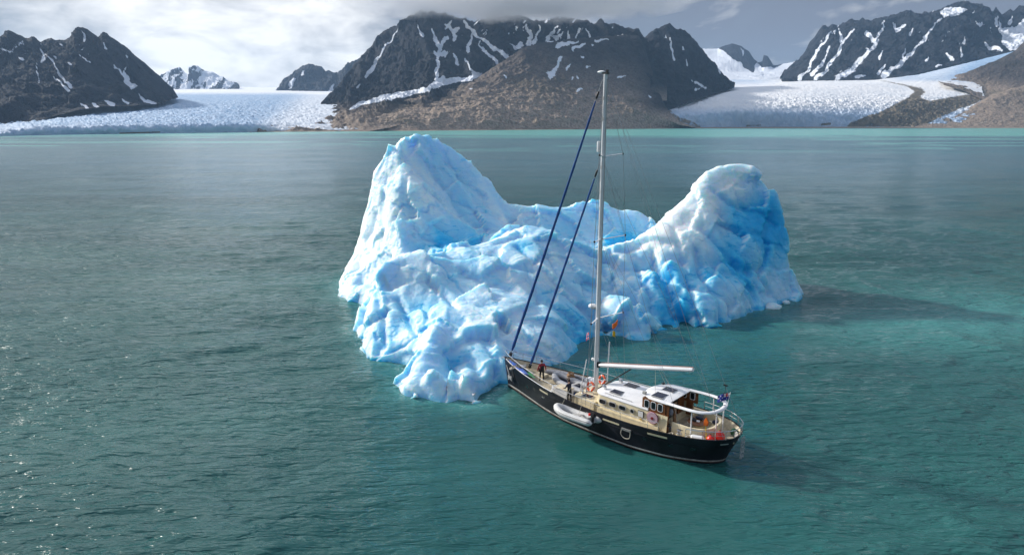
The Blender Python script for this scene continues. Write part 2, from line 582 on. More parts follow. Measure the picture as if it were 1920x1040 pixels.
def mountain(name, rows, ns, nt, amp, sc, mat, label, snow_lines=(), snow_polys=(), snow_noise=None, brown=None, tpos=None, gully=1.0, seed=1,
             crest_amp=1.0, extra=None):
    rows = [back_row(rows[0])] + list(rows)
    G = loft(rows, ns, nt, tpos)
    P = G.reshape(-1, 3)
    T = np.repeat(np.linspace(0, 1, nt), ns)
    t_ridge = (1.0 / (len(rows) - 1)) if tpos is None else tpos[1]
    x, y, z = P[:, 0], P[:, 1], P[:, 2]
    wq = 0.6 * fbm(np.c_[x / sc * .6, y / sc * .6, z / sc * .6], 3, seed=seed + 70)
    # gullies run downslope: fast variation along the face, slow down it
    gu = fbm(np.c_[x / sc * 1.7 + wq + z / sc * 0.8, z / sc * 0.35 + y / sc * 0.15, 0 * x + seed], 5, 0.55, seed=seed, mode='ridge')
    rough = fbm(np.c_[x, y, z * 1.2] / sc * 2.2, 5, 0.55, seed=seed + 30, mode='ridge')
    m = smooth(T, 0, t_ridge) * (1 - smooth(T, 0.90, 1.0) * 0.9)
    near_ridge = np.exp(-((T - t_ridge) / 0.05) ** 2)
    fr = fbm(np.c_[x * 1.4, y, z * 0.9] / sc * 6.5, 4, 0.6, seed=seed + 33, mode='ridge')
    d = amp * (gully * gu * 1.0 + 0.6 * rough + 0.22 * fr) * m
    d *= 1 - (1 - 0.35 * crest_amp) * near_ridge
    D = np.stack([0 * d, -0.75 * d, 0.65 * d], 1)
    jag = amp * 0.30 * fbm(np.c_[x / sc * 5.0, 0 * x, 0 * x + seed], 4, 0.6, seed=seed + 7, mode='ridge') * np.exp(-((T - t_ridge) / 0.12) ** 2)
    D[:, 2] += jag * crest_amp
    Q = P + D
    uv = proj(Q)
    snow = np.zeros(len(Q))
    jit = 5 * fbm(np.c_[uv * 0.09, 0 * x], 3, seed=seed + 50)
    jit2 = 5 * fbm(np.c_[uv * 0.09, 0 * x + 9], 3, seed=seed + 51)
    uvj = uv + np.stack([jit, jit2], 1)
    for w, pl in snow_lines:
        dd, pr = line_dist(uvj, pl)
        down = pr if pl[-1][1] >= pl[0][1] else 1 - pr            # couloirs fan out downhill
        w = w * (0.45 + 0.75 * down)
        snow = np.maximum(snow, np.clip(1.08 - dd / (w * 1.25), 0, 1) - 0.30 * gu * (dd < w * 1.3))
    for fth, pg in snow_polys:
        snow = np.maximum(snow, smooth(poly_sd(uvj, pg), -fth, fth))
    if snow_noise:
        v_hi, v_lo, k = snow_noise
        hgt = 1 - smooth(uv[:, 1], v_hi, v_lo)
        spk = fbm(np.c_[uv[:, 0] * 0.10 + uv[:, 1] * 0.06, uv[:, 1] * 0.05, 0 * x], 4, 0.6, seed=seed + 90)
        snow = np.maximum(snow, hgt * smooth(-gu * 0.7 + spk * 1.0, 0.62 - k, 0.80 - k))
    br = np.zeros(len(Q)) if brown is None else brown(uv, T)
    if extra is not None:
        Q = extra(Q, uv, T)
    o = np_mesh(name, Q, grid_quads(ns, nt), mat, {'snow': snow, 'brown': np.clip(br, 0, 1)})
    tag(o, label, 'mountain', kind='structure')
    return o


# far left range, beyond the plateau
mountain('mountain', [[(296, 160, 5600), (305, 143, 5600), (320, 132, 5600), (340, 127, 5600), (352, 137, 5600), (362, 128, 5600), (372, 123, 5600), (385, 134, 5600),
                       (398, 133, 5600), (415, 145, 5600), (432, 155, 5600), (450, 164, 5600)],
                      [(280, 172, 5000), (360, 172, 5000), (450, 172, 5000)]], 160, 60, 60, 300, M['rock'],
         'small far snowy twin peak beyond the blue-grey glacier', snow_noise=(150, 190, 0.75), seed=3)
mountain('mountain', [[(520, 176, 4700), (530, 160, 4700), (540, 144, 4700), (555, 130, 4700), (565, 121, 4700), (580, 119, 4700), (595, 122, 4700), (605, 129, 4700),
                       (620, 136, 4700), (634, 140, 4700), (648, 122, 4700), (665, 112, 4700), (690, 100, 4700)],
                      [(515, 180, 4300), (580, 181, 4300), (690, 181, 4300)]], 180, 70, 55, 280, M['rock'],
         'small blunt dark peak at the head of the blue-grey glacier', snow_lines=[(5, [(545, 160), (552, 150), (556, 145)]), (3, [(566, 142), (569, 134)]),
                                                                     (4, [(620, 172), (628, 160)]), (3, [(560, 174), (640, 172)])], seed=5)

# left mountain
mountain('mountain', [[(-150, 60, 2400), (-60, 90, 2400), (-20, 82, 2400), (0, 77, 2400), (12, 68, 2400), (22, 62, 2400), (38, 72, 2400), (52, 78, 2400), (66, 74, 2400),
                       (80, 86, 2400), (98, 76, 2400), (112, 78, 2400), (125, 76, 2400), (140, 56, 2400), (150, 51, 2400), (158, 53, 2400), (168, 59, 2400), (178, 68, 2400),
                       (185, 73, 2400), (190, 64, 2400), (193, 61, 2400), (205, 69, 2400), (222, 80, 2420), (240, 95, 2440), (255, 110, 2450), (275, 121, 2480),
                       (290, 137, 2500), (305, 150, 2550), (316, 163, 2600), (330, 176, 2650)],
                      [(-150, 150, 2000), (0, 150, 2000), (150, 135, 2050), (200, 140, 2150), (260, 155, 2250), (310, 172, 2420), (332, 180, 2500)],
                      [(-150, 262, 1350), (0, 244, 1500), (45, 233, 1560), (100, 218, 1640), (150, 206, 1720), (190, 200, 1800), (260, 197, 1950), (300, 194, 2100), (334, 183, 2400)]],
         430, 190, 42, 190, M['rock'], 'dark jagged mountain with thin snow streaks above the blue-grey glacier',
         snow_lines=[(4, [(76, 92), (82, 105), (79, 116)]), (3, [(85, 100), (100, 120), (112, 140), (128, 158), (136, 165)]), (3, [(100, 142), (118, 160), (132, 172)]),
                     (5, [(214, 124), (226, 135), (238, 150), (250, 163)]), (3, [(238, 126), (234, 140)]), (4, [(258, 176), (270, 188), (290, 193)]),
                     (4, [(198, 190), (212, 196)]), (3, [(150, 195), (164, 203)]), (2.5, [(172, 194), (186, 202)]), (3, [(228, 187), (240, 193)]),
                     (3, [(195, 78), (200, 92)]), (2.5, [(150, 105), (156, 112), (168, 116)]), (2, [(70, 120), (72, 155)]), (2.5, [(2, 90), (14, 98)]),
                     (3, [(155, 58), (159, 74)]), (3, [(100, 105), (104, 108)]), (2.5, [(236, 102), (238, 108)]), (3, [(128, 117), (134, 120)]), (3, [(38, 108), (44, 110)]), (3, [(108, 82), (112, 84)])],
         snow_noise=(60, 150, 0.24), seed=11)

# central massif, its top in the cloud
mountain('mountain', [[(470, 262, 1900), (505, 246, 2000), (530, 234, 2150), (560, 216, 2300), (600, 191, 2550), (620, 170, 2700), (640, 149, 2850), (665, 124, 3000), (690, 95, 3100),
                       (710, 75, 3150), (740, 50, 3200), (770, 33, 3200), (790, 24, 3200), (830, 26, 3200), (870, 34, 3200), (900, 36, 3250), (950, 30, 3300), (1000, 38, 3300),
                       (1050, 32, 3300), (1100, 40, 3300), (1150, 45, 3300), (1180, 54, 3300), (1200, 66, 3300), (1250, 110, 3300)],
                      [(480, 266, 1700), (520, 244, 1950), (600, 215, 2300), (680, 165, 2550), (760, 110, 2700), (830, 105, 2750), (900, 95, 2850), (1000, 80, 3000), (1250, 130, 3100)],
                      [(480, 275, 1500), (560, 244, 1850), (640, 226, 2050), (700, 200, 2180), (760, 182, 2280), (830, 160, 2400), (900, 145, 2600), (1000, 110, 2800), (1250, 150, 2900)],
                      [(490, 285, 1400), (600, 262, 1600), (700, 245, 1700), (900, 200, 2300), (1250, 190, 2700)]],
         620, 230, 48, 230, M['rock'], 'tall dark central mountain with its snow-streaked summit in cloud',
         snow_lines=[(3.2, [(747, 52), (738, 66), (727, 80), (717, 98), (706, 112), (697, 128), (687, 144)]), (3, [(677, 157), (668, 165)]),
                     (4.5, [(812, 55), (818, 75), (827, 92), (832, 74), (840, 70)]), (6, [(816, 98), (822, 104), (832, 100)]), (5, [(826, 92), (822, 108), (821, 124), (820, 142)]),
                     (7, [(821, 142), (818, 148), (828, 150)]), (5, [(868, 40), (884, 56), (897, 68), (912, 80), (930, 92), (950, 106)]),
                     (4, [(898, 86), (912, 100), (932, 116)]), (3.5, [(884, 58), (884, 76), (877, 96)]), (4.5, [(874, 112), (880, 126), (888, 136), (900, 137)]),
                     (3, [(848, 100), (853, 110), (857, 119)]), (6, [(988, 50), (994, 64), (992, 82)]), (4.5, [(1012, 50), (1006, 66), (1001, 80)]), (4.5, [(1046, 52), (1034, 66), (1024, 74)]),
                     (3, [(1068, 58), (1067, 74)]), (5, [(958, 82), (968, 92), (976, 82)]), (4, [(784, 48), (788, 60), (795, 70)]), (4, [(836, 44), (850, 62), (854, 74)]), (3, [(846, 40), (838, 52)]),
                     (2.5, [(1100, 55), (1106, 70)]), (2.5, [(1085, 62), (1080, 74)])],
         snow_polys=[(2.0, [(655, 204), (668, 194), (690, 187), (720, 180), (755, 171), (790, 165), (800, 162), (815, 153), (835, 150), (868, 146), (880, 141), (902, 134), (905, 142), (880, 152), (850, 158),
                           (820, 166), (790, 175), (760, 181), (735, 185), (708, 192), (680, 200)])],
         snow_noise=(40, 130, 0.30), brown=lambda uv, T: smooth(uv[:, 1] + 0.05 * (uv[:, 0] - 600), 185, 225) * 0.8, seed=21, tpos=[0, .1, .5, .85, 1])


# low brown hill in front of it, boulder moraine along the water
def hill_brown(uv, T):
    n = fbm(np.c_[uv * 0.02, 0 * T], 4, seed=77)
    shaded_flank = smooth(uv[:, 0] + 0.25 * (200 - uv[:, 1]) + 20 * n, 1175, 1245) * (1 - smooth(uv[:, 1], 196, 222))  # shade of the right flank painted in as dark rock
    return (1 - 0.9 * shaded_flank) * np.clip(smooth(uv[:, 1] + 26 * n, 70, 205) * 0.75 + 0.12 + 0.35 * smooth(uv[:, 1] + 12 * n, 190, 215), 0, 1)  # light boulder moraine low down; cloud shade higher up painted as darker rock


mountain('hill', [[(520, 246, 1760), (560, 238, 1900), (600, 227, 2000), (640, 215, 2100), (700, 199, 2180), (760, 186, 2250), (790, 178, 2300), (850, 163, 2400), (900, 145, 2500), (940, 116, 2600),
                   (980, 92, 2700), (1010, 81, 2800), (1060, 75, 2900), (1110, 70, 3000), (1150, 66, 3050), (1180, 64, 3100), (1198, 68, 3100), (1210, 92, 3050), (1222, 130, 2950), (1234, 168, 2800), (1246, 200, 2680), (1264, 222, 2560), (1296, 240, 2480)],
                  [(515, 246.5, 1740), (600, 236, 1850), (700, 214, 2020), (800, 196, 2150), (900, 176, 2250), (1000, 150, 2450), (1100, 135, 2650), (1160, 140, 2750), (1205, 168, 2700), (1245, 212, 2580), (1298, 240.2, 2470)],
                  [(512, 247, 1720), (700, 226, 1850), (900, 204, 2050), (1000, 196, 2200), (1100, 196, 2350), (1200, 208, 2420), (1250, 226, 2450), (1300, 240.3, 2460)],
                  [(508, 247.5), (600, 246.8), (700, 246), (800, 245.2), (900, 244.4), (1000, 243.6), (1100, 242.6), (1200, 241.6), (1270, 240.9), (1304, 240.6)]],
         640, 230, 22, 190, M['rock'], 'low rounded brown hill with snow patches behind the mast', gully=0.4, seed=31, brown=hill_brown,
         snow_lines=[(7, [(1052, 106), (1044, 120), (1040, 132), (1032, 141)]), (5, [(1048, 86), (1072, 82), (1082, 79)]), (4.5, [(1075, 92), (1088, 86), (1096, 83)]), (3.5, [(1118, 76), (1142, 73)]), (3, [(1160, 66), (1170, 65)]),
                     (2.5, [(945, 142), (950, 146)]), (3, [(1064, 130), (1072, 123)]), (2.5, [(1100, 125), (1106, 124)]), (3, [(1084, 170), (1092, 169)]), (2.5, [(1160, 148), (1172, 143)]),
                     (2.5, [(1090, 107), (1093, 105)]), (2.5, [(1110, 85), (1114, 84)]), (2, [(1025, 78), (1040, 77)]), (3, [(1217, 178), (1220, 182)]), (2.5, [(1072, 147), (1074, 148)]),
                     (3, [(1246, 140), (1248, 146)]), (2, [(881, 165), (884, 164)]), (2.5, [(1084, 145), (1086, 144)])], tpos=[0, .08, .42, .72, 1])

# dark pyramid to its right
mountain('mountain', [[(1165, 95, 3500), (1195, 78, 3500), (1215, 69, 3500), (1230, 55, 3500), (1245, 48, 3500), (1255, 43, 3500), (1266, 50, 3500), (1290, 62, 3500), (1305, 80, 3500), (1320, 95, 3500), (1335, 115, 3500),
                       (1350, 135, 3500), (1365, 151, 3500), (1376, 162, 3500)],
                      [(1180, 140, 3200), (1250, 120, 3200), (1320, 150, 3250), (1376, 164, 3400)],
                      [(1200, 215, 2750), (1250, 209, 2780), (1300, 188, 2900), (1340, 177, 3100), (1376, 166, 3300)]], 240, 120, 45, 230, M['rock'],
         'steep dark pointed peak beside the white glacier', snow_lines=[(3.2, [(1254, 72), (1258, 88), (1262, 100), (1265, 110)]), (3, [(1296, 150), (1312, 160), (1322, 165)]), (4, [(1305, 168), (1312, 166)]), (2, [(1289, 115), (1290, 125)]),
                                                                   (2.5, [(1246, 68), (1247, 70)]), (3, [(1347, 128), (1352, 136)]), (2.5, [(1278, 90), (1281, 94)])], seed=41)

# upper snow basin right of the pyramid and its rock islands
mountain('mountain', [[(1300, 92, 6500), (1345, 92, 6500), (1358, 86, 6500), (1372, 82, 6500), (1390, 86, 6500), (1404, 97, 6500), (1414, 112, 6500), (1422, 118, 6500), (1429, 116, 6500), (1432, 103, 6500), (1440, 106, 6500), (1450, 124, 6500),
                       (1480, 118, 6500), (1520, 112, 6500)],
                      [(1300, 135, 5400), (1400, 135, 5400), (1520, 132, 5400)], [(1300, 158, 4600), (1400, 153, 4600), (1520, 152, 4600)]], 220, 70, 22, 500, M['rock'],
         'far pale snow basin with two small dark rock islands', snow_polys=[(3, [(1290, 85), (1335, 85), (1350, 92), (1372, 112), (1390, 119), (1398, 130), (1412, 135), (1420, 116), (1428, 128), (1450, 128), (1530, 100), (1530, 170), (1290, 170)]),
                                                                    (2, [(1388, 90), (1396, 96), (1392, 106)])], seed=45, gully=.3)

# right massif
mountain('mountain', [[(1462, 146, 4700), (1470, 140, 4700), (1493, 117, 4700), (1513, 90, 4700), (1533, 63, 4700), (1543, 48, 4700), (1560, 47, 4700), (1570, 53, 4700), (1590, 42, 4700), (1603, 36, 4700), (1630, 40, 4700), (1657, 39, 4700),
                       (1677, 34, 4700), (1693, 27, 4700), (1720, 30, 4700), (1747, 22, 4700), (1767, 14, 4700), (1787, 9, 4700), (1807, 4, 4700), (1827, 11, 4700), (1847, 12, 4700), (1860, 24, 4700), (1865, 18, 4700), (1876, 33, 4700),
                       (1890, 22, 4700), (1920, 16, 4700), (1990, 5, 4700), (2080, 30, 4700)],
                      [(1466, 148, 4400), (1530, 110, 4300), (1600, 95, 4250), (1700, 90, 4200), (1800, 70, 4200), (1880, 70, 4300), (2080, 70, 4300)],
                      [(1468, 152, 3900), (1500, 152, 3850), (1560, 152, 3800), (1640, 151, 3750), (1690, 146, 3750), (1750, 130, 3800), (1800, 119, 3850), (1850, 109, 3900), (1900, 95, 3950), (2080, 60, 4000)]], 560, 220, 70, 330, M['rock'],
         'broad rugged mountain with long diagonal snow gullies above the white glacier',
         snow_lines=[(4, [(1556, 60), (1540, 85), (1528, 108), (1516, 130), (1500, 146)]), (5, [(1602, 54), (1588, 68), (1572, 95), (1558, 118), (1545, 135), (1530, 147)]),
                     (5, [(1558, 90), (1548, 106), (1538, 122), (1522, 138)]), (3.5, [(1572, 54), (1578, 75)]), (5, [(1624, 60), (1640, 80), (1650, 62), (1655, 46)]), (8, [(1648, 76), (1630, 95), (1612, 115), (1592, 134), (1570, 146)]),
                     (5, [(1764, 36), (1745, 60), (1722, 85), (1700, 110), (1675, 128), (1655, 142)]), (4, [(1660, 120), (1645, 138)]), (3, [(1652, 96), (1648, 110)]), (4, [(1672, 45), (1680, 60), (1695, 48)]),
                     (5, [(1845, 80), (1858, 90), (1875, 92)]), (4, [(1800, 92), (1804, 104)]), (4, [(1776, 98), (1786, 110)]), (2.5, [(1741, 108), (1738, 112)]), (3, [(1710, 55), (1708, 66)]), (3, [(1810, 70), (1806, 80)]),
                     (3, [(1830, 40), (1840, 48)]), (3, [(1700, 94), (1692, 108)]), (4, [(1622, 140), (1604, 146)]), (3, [(1865, 30), (1868, 48)]), (3, [(1898, 30), (1893, 45)]), (2.5, [(1765, 140 - 20), (1758, 126)])],
         snow_polys=[(2.5, [(1762, 22), (1778, 14), (1800, 12), (1812, 18), (1800, 26), (1782, 32), (1770, 34)]), (3, [(1870, 36), (1880, 52), (1905, 50), (1925, 30), (2090, 60), (2090, 110), (1890, 96), (1880, 80)])],
         snow_noise=(20, 125, 0.28), seed=51, crest_amp=1.3)

# slopes at the right edge: boulder slope by the water, shoulder behind it with its shade painted dark
mountain('hill', [[(1755, 153, 3450), (1765, 150, 3450), (1780, 145, 3450), (1812, 136, 3450), (1847, 122, 3450), (1875, 110, 3450), (1903, 96, 3450), (1920, 79, 3450), (1980, 40, 3500), (2080, 5, 3550)],
                  [(1760, 156, 3330), (1800, 158, 3300), (1850, 165, 3250), (1920, 140, 3250), (2080, 110, 3250)],
                  [(1770, 160, 3200), (1810, 172, 3120), (1850, 192, 3000), (1920, 195, 2950), (2080, 200, 2950)]], 240, 100, 16, 220, M['rock'],
         'dark shoulder of scree above the brown slope at the edge of the bay', brown=lambda uv, T: 0.25 + 0.55 * smooth(uv[:, 1] - 0.25 * (uv[:, 0] - 1850), 130, 170), gully=0.4, seed=65)
mountain('hill', [[(1705, 240, 2720), (1740, 232, 2800), (1790, 214, 2900), (1822, 200, 2960), (1846, 185, 3020), (1862, 176, 3040), (1890, 168, 3060), (1920, 160, 3080), (2080, 130, 3100)],
                  [(1708, 240, 2700), (1800, 227, 2790), (1860, 205, 2860), (1920, 200, 2880), (2080, 190, 2900)],
                  [(1702, 240.1), (1760, 240.1), (1850, 240.2), (1920, 240.3), (2080, 240.5)]], 240, 100, 12, 160, M['rock'],
         'brown boulder slope rising from the water at the edge of the bay', brown=lambda uv, T: 0.85 + 0 * T,
         snow_lines=[(2.5, [(1905, 124), (1890, 130), (1874, 138)])], gully=0.4, seed=61)


# the range goes on past both edges of the picture
mountain('mountain', [[(2030, 60, 3700), (2120, 5, 3700), (2250, 30, 3600), (2400, -20, 3500), (2600, 20, 3300), (2850, 60, 3000), (3200, 150, 2700)],
                      [(2030, 150, 3250), (2250, 120, 3150), (2500, 120, 3000), (2850, 150, 2700), (3200, 200, 2500)],
                      [(2020, 240.6), (2300, 240.8), (2600, 241), (3200, 241.5)]], 300, 90, 50, 260, M['rock'],
         'dark mountainside continuing the range beyond the brown boulder slope', brown=lambda uv, T: 0.6 * smooth(T, 0.6, 0.95), snow_noise=(20, 125, 0.28), seed=81)
mountain('mountain', [[(-1300, 160, 2300), (-1000, 60, 2400), (-700, 20, 2450), (-450, 50, 2450), (-300, 20, 2420), (-150, 60, 2400), (-90, 80, 2400)],
                      [(-1300, 220, 1900), (-700, 140, 1900), (-300, 150, 1950), (-90, 160, 2000)],
                      [(-1300, 262), (-700, 262), (-300, 262), (-90, 259)]], 300, 90, 45, 220, M['rock'],
         'dark mountainside continuing the jagged range beside the blue-grey glacier', snow_noise=(20, 125, 0.28), seed=83)


def glacier(name, rows, ns, nt, label, serac, sc, snowf, dirtf=None, tpos=None, seed=1, cat='glacier'):
    G = loft(rows, ns, nt, tpos)
    P = G.reshape(-1, 3)
    T = np.repeat(np.linspace(0, 1, nt), ns)
    uv0 = proj(P)
    x, y = P[:, 0], P[:, 1]
    n = fbm(np.c_[x / sc, y / sc * 1.6, 0 * x], 4, 0.6, seed=seed, mode='billow')
    n2 = fbm(np.c_[x / sc * 3, y / sc * 4, 0 * x], 3, 0.6, seed=seed + 5, mode='ridge')
    a = serac(uv0, T)
    h = a * (0.8 * n + 0.45 * n2)
    Q = P + np.stack([0 * h, -0.25 * h, h], 1)
    uv = proj(Q)
    d = np.zeros(len(Q)) if dirtf is None else dirtf(uv)
    o = np_mesh(name, Q, grid_quads(ns, nt), M['glacier'], {'snow': np.clip(snowf(uv, T), 0, 1), 'dirt': np.clip(d, 0, 1)})
    tag(o, label, cat, kind='structure')
    return o


# left glacier: crevassed tongue calving into the fjord, snow plateau behind
glacier('glacier', [[(240, 163, 7000), (430, 163, 7000), (720, 165, 7000)],
                    [(200, 178, 3900), (330, 173, 3800), (450, 172, 3800), (620, 175, 3700), (720, 175, 3700)],
                    [(-150, 225, 2100), (0, 218, 2150), (150, 200, 2250), (330, 190, 2500), (450, 188, 2500), (600, 196, 2450), (720, 200, 2400)],
                    [(-150, 256, 1250), (0, 243.5, 1290), (100, 233, 1400), (250, 226, 1560), (400, 223, 1720), (500, 226, 1800), (600, 228, 1850), (720, 228, 1900)],
                    [(u, v, at_z(u, vb)[1] + 12) for u, v, vb in ((-150, 259, 262), (0, 247, 255.5), (60, 241, 254), (100, 238, 253), (250, 235, 250.9), (400, 232.5, 248.9), (480, 233, 247.8), (520, 240, 247.2), (560, 243.5, 246.8), (720, 241, 245.8))],
                    [(-150, 262), (0, 255.5), (100, 253), (200, 251.5), (300, 250.3), (400, 248.9), (480, 247.8), (520, 247.2), (560, 246.8), (720, 245.8)]], 560, 190,
        'crevassed blue-grey glacier tongue ending in the water', lambda uv, T: 1.2 + 4.2 * smooth(uv[:, 1], 178, 205) * (1 - 0.9 * smooth(T, 0.985, 1)), 26,
        lambda uv, T: 0.95 * (1 - smooth(uv[:, 1], 171, 180)) + 0.6 * smooth(uv[:, 0] + 1.2 * (uv[:, 1] - 200), 500, 580) + 0.05 + 0.15 * smooth(uv[:, 1], 232, 238),  # cloud shade put into the tongue's colour: little snow, blue-grey ice
        dirtf=lambda uv: 0.75 * (1 - smooth(seg_dist(uv, [(225, 250), (260, 249), (300, 248)]), 0.8, 2.2)), tpos=[0, .14, .4, .74, .88, 1], seed=8)

MOR = [(1632, 150), (1660, 150), (1700, 158), (1728, 163), (1738, 172), (1728, 182), (1745, 188), (1780, 180), (1815, 176), (1842, 172), (1846, 185), (1830, 196), (1800, 206), (1760, 224), (1730, 240), (1580, 240), (1595, 228),
       (1625, 216), (1655, 206), (1680, 192), (1700, 182), (1712, 172), (1700, 164), (1665, 156)]


def dirt_right(uv):
    d = smooth(poly_sd(uv, MOR), -5, 6) * 0.72
    d = np.maximum(d, 0.55 * (1 - smooth(seg_dist(uv, [(1250, 208), (1262, 220), (1290, 232), (1310, 240)]), 4, 12)))
    d = np.maximum(d, 0.6 * (1 - smooth(seg_dist(uv, [(1400, 236), (1425, 235)]), 1, 3)))
    d = np.maximum(d, 0.62 * (1 - smooth(seg_dist(uv, [(1540, 234), (1556, 232)]), 1.5, 4)))
    return d


glacier('glacier', [[(1300, 146, 5200), (1480, 146, 5200), (1640, 140, 5200), (1760, 112, 5200), (1925, 84, 5200)],
                    [(1280, 170, 3500), (1370, 164, 3650), (1500, 153, 3750), (1640, 151, 3700), (1720, 143, 3650), (1800, 124, 3700), (1900, 99, 3760)],
                    [(1255, 196, 2950), (1330, 178, 3150), (1450, 163, 3300), (1600, 160, 3300), (1700, 166, 3250), (1745, 158, 3320), (1790, 156, 3300), (1842, 160, 3280)],
                    [(1248, 206, 2830), (1300, 203, 2820), (1400, 195, 2860), (1520, 191, 2900), (1620, 195, 2930), (1720, 188, 2990), (1800, 184, 3050), (1846, 182, 3080)],
                    [(u, v, at_z(u, vb)[1] + dy) for u, v, vb, dy in ((1256, 215, 240.6, 60), (1300, 216, 240.5, 18), (1350, 210, 240.3, 18), (1420, 208, 240.1, 20), (1500, 212, 239.9, 20), (1560, 214, 239.8, 24), (1620, 218, 239.8, 40), (1700, 214, 239.8, 90), (1780, 208, 239.9, 200), (1838, 202, 240, 260))],
                    [(1290, 240.6), (1330, 240.4), (1400, 240.1), (1500, 239.9), (1600, 239.8), (1700, 239.8), (1780, 239.9), (1836, 240)]], 520, 200,
        'bright white glacier with brown medial moraine and a calving front', lambda uv, T: 2 + 9.5 * smooth(uv[:, 1], 168, 208) * (1 - 0.8 * smooth(T, .985, 1)), 34,
        lambda uv, T: 0.25 + 0.75 * (1 - smooth(uv[:, 1], 195, 216)) - 0.45 * smooth(uv[:, 0] - 1.2 * (220 - uv[:, 1]), 1660, 1720) * (1 - smooth(uv[:, 1], 140, 160)) - 0.6 * smooth(uv[:, 0], 1650, 1700) * (1 - smooth(uv[:, 1], 148, 156)) - 0.6 * smooth(-uv[:, 0], -1480, -1400) * (1 - smooth(uv[:, 1], 150, 166)),  # shade on the feeder ice painted by taking snow white away
        dirtf=dirt_right, tpos=[0, .16, .42, .68, .82, 1], seed=14)

# gravel beach along the far shore
M['beach'] = simple('beach_gravel', (0.20, 0.155, 0.11), 0.95, var=0.35, scale=0.05)


def beach():
    us = np.linspace(470, 2080, 220)
    vs_ = np.interp(us, [470, 510, 700, 1000, 1290, 1700, 2080], [248, 247.4, 246.1, 243.7, 240.9, 240.3, 240.6])
    rows = []
    for k, (dz, dy) in enumerate(((-1.0, -14), (1.1, 6), (2.6, 40), (4, 160))):
        r = []
        for u, v in zip(us, vs_):
            p = at_z(u, v, 0)
            f = 1 + (dy + 9 * math.sin(u * 0.07) + 6 * math.sin(u * .19 + k)) / p[1]
            r.append((p[0] * f, p[1] * f, dz))
        rows.append(r)
    V = np.array(rows).reshape(-1, 3)
    o = np_mesh('beach', V, grid_quads(len(us), 4), M['beach'])
    tag(o, 'thin strip of gravel beach along the far shore', 'beach', kind='structure')


beach()


# ------------------------------------------------------------------ iceberg
def surface_nets(Fv, org, h):
    nx, ny, nz = Fv.shape
    S = Fv < 0
    cs = np.zeros((nx - 1, ny - 1, nz - 1), np.int8)
    for dx in (0, 1):
        for dy in (0, 1):
            for dz in (0, 1):
                cs += S[dx:nx - 1 + dx, dy:ny - 1 + dy, dz:nz - 1 + dz]
    act = (cs > 0) & (cs < 8)
    I = np.argwhere(act)
    idx = -np.ones(act.shape, np.int64)
    idx[act] = np.arange(len(I))
    acc = np.zeros((len(I), 3))
    cnt = np.zeros(len(I))
    corners = [(a, b, c) for a in (0, 1) for b in (0, 1) for c in (0, 1)]
    for i, p in enumerate(corners):
        for q in corners[i + 1:]:
            if sum(abs(a - b) for a, b in zip(p, q)) != 1:
                continue
            f0 = Fv[I[:, 0] + p[0], I[:, 1] + p[1], I[:, 2] + p[2]]
            f1 = Fv[I[:, 0] + q[0], I[:, 1] + q[1], I[:, 2] + q[2]]
            ok = (f0 < 0) != (f1 < 0)
            t = np.where(ok, f0 / np.where(f0 == f1, 1, f0 - f1), 0)
            pos = np.array(p) + t[:, None] * (np.array(q) - np.array(p))
            acc += pos * ok[:, None]
            cnt += ok
    V = org + (I + acc / cnt[:, None]) * h
    Q = []
    for ax in range(3):
        sl0 = [slice(None)] * 3
        sl1 = [slice(None)] * 3
        sl0[ax] = slice(0, -1)
        sl1[ax] = slice(1, None)
        ch = S[tuple(sl0)] != S[tuple(sl1)]
        E = np.argwhere(ch)
        b, c = (ax + 1) % 3, (ax + 2) % 3
        ok = (E[:, b] > 0) & (E[:, c] > 0) & (E[:, b] < Fv.shape[b] - 1) & (E[:, c] < Fv.shape[c] - 1)
        E = E[ok]
        fl = S[tuple(sl0)][E[:, 0], E[:, 1], E[:, 2]]

        def cell(db, dc):
            G = E.copy()
            G[:, b] -= db
            G[:, c] -= dc
            return idx[G[:, 0], G[:, 1], G[:, 2]]
        q = np.stack([cell(1, 1), cell(0, 1), cell(0, 0), cell(1, 0)], 1)
        q[~fl] = q[~fl][:, ::-1]
        Q.append(q)
    return V, np.concatenate(Q)


def vert_normals(V, Q):
    n = np.cross(V[Q[:, 2]] - V[Q[:, 0]], V[Q[:, 3]] - V[Q[:, 1]])
    N = np.zeros_like(V)
    for k in range(4):
        for a in range(3):
            N[:, a] += np.bincount(Q[:, k], n[:, a], minlength=len(V))
    return N / np.maximum(np.linalg.norm(N, axis=1, keepdims=True), 1e-9)


def laplace(V, Q, it=1, lam=0.5):
    for _ in range(it):
        acc = np.zeros_like(V)
        cnt = np.zeros(len(V))
        for k in range(4):
            i, j = Q[:, k], Q[:, (k + 1) % 4]
            for a in range(3):
                acc[:, a] += np.bincount(i, V[j, a], minlength=len(V)) + np.bincount(j, V[i, a], minlength=len(V))
            cnt += np.bincount(i, minlength=len(V)) + np.bincount(j, minlength=len(V))
        V = V + lam * (acc / np.maximum(cnt, 1)[:, None] - V)
    return V


def subdivide(V, Q):
    e = np.sort(np.stack([Q, np.roll(Q, -1, 1)], 2).reshape(-1, 2), 1)
    key = e[:, 0].astype(np.int64) * len(V) + e[:, 1]
    uq, inv = np.unique(key, return_inverse=True)
    em = 0.5 * (V[uq // len(V)] + V[uq % len(V)])
    fc = V[Q].mean(1)
    eid = inv.reshape(-1, 4) + len(V)
    fid = np.arange(len(Q)) + len(V) + len(em)
    NQ = []
    for k in range(4):
        NQ.append(np.stack([Q[:, k], eid[:, k], fid, eid[:, (k - 1) % 4]], 1))
    return np.concatenate([V, em, fc]), np.concatenate(NQ)


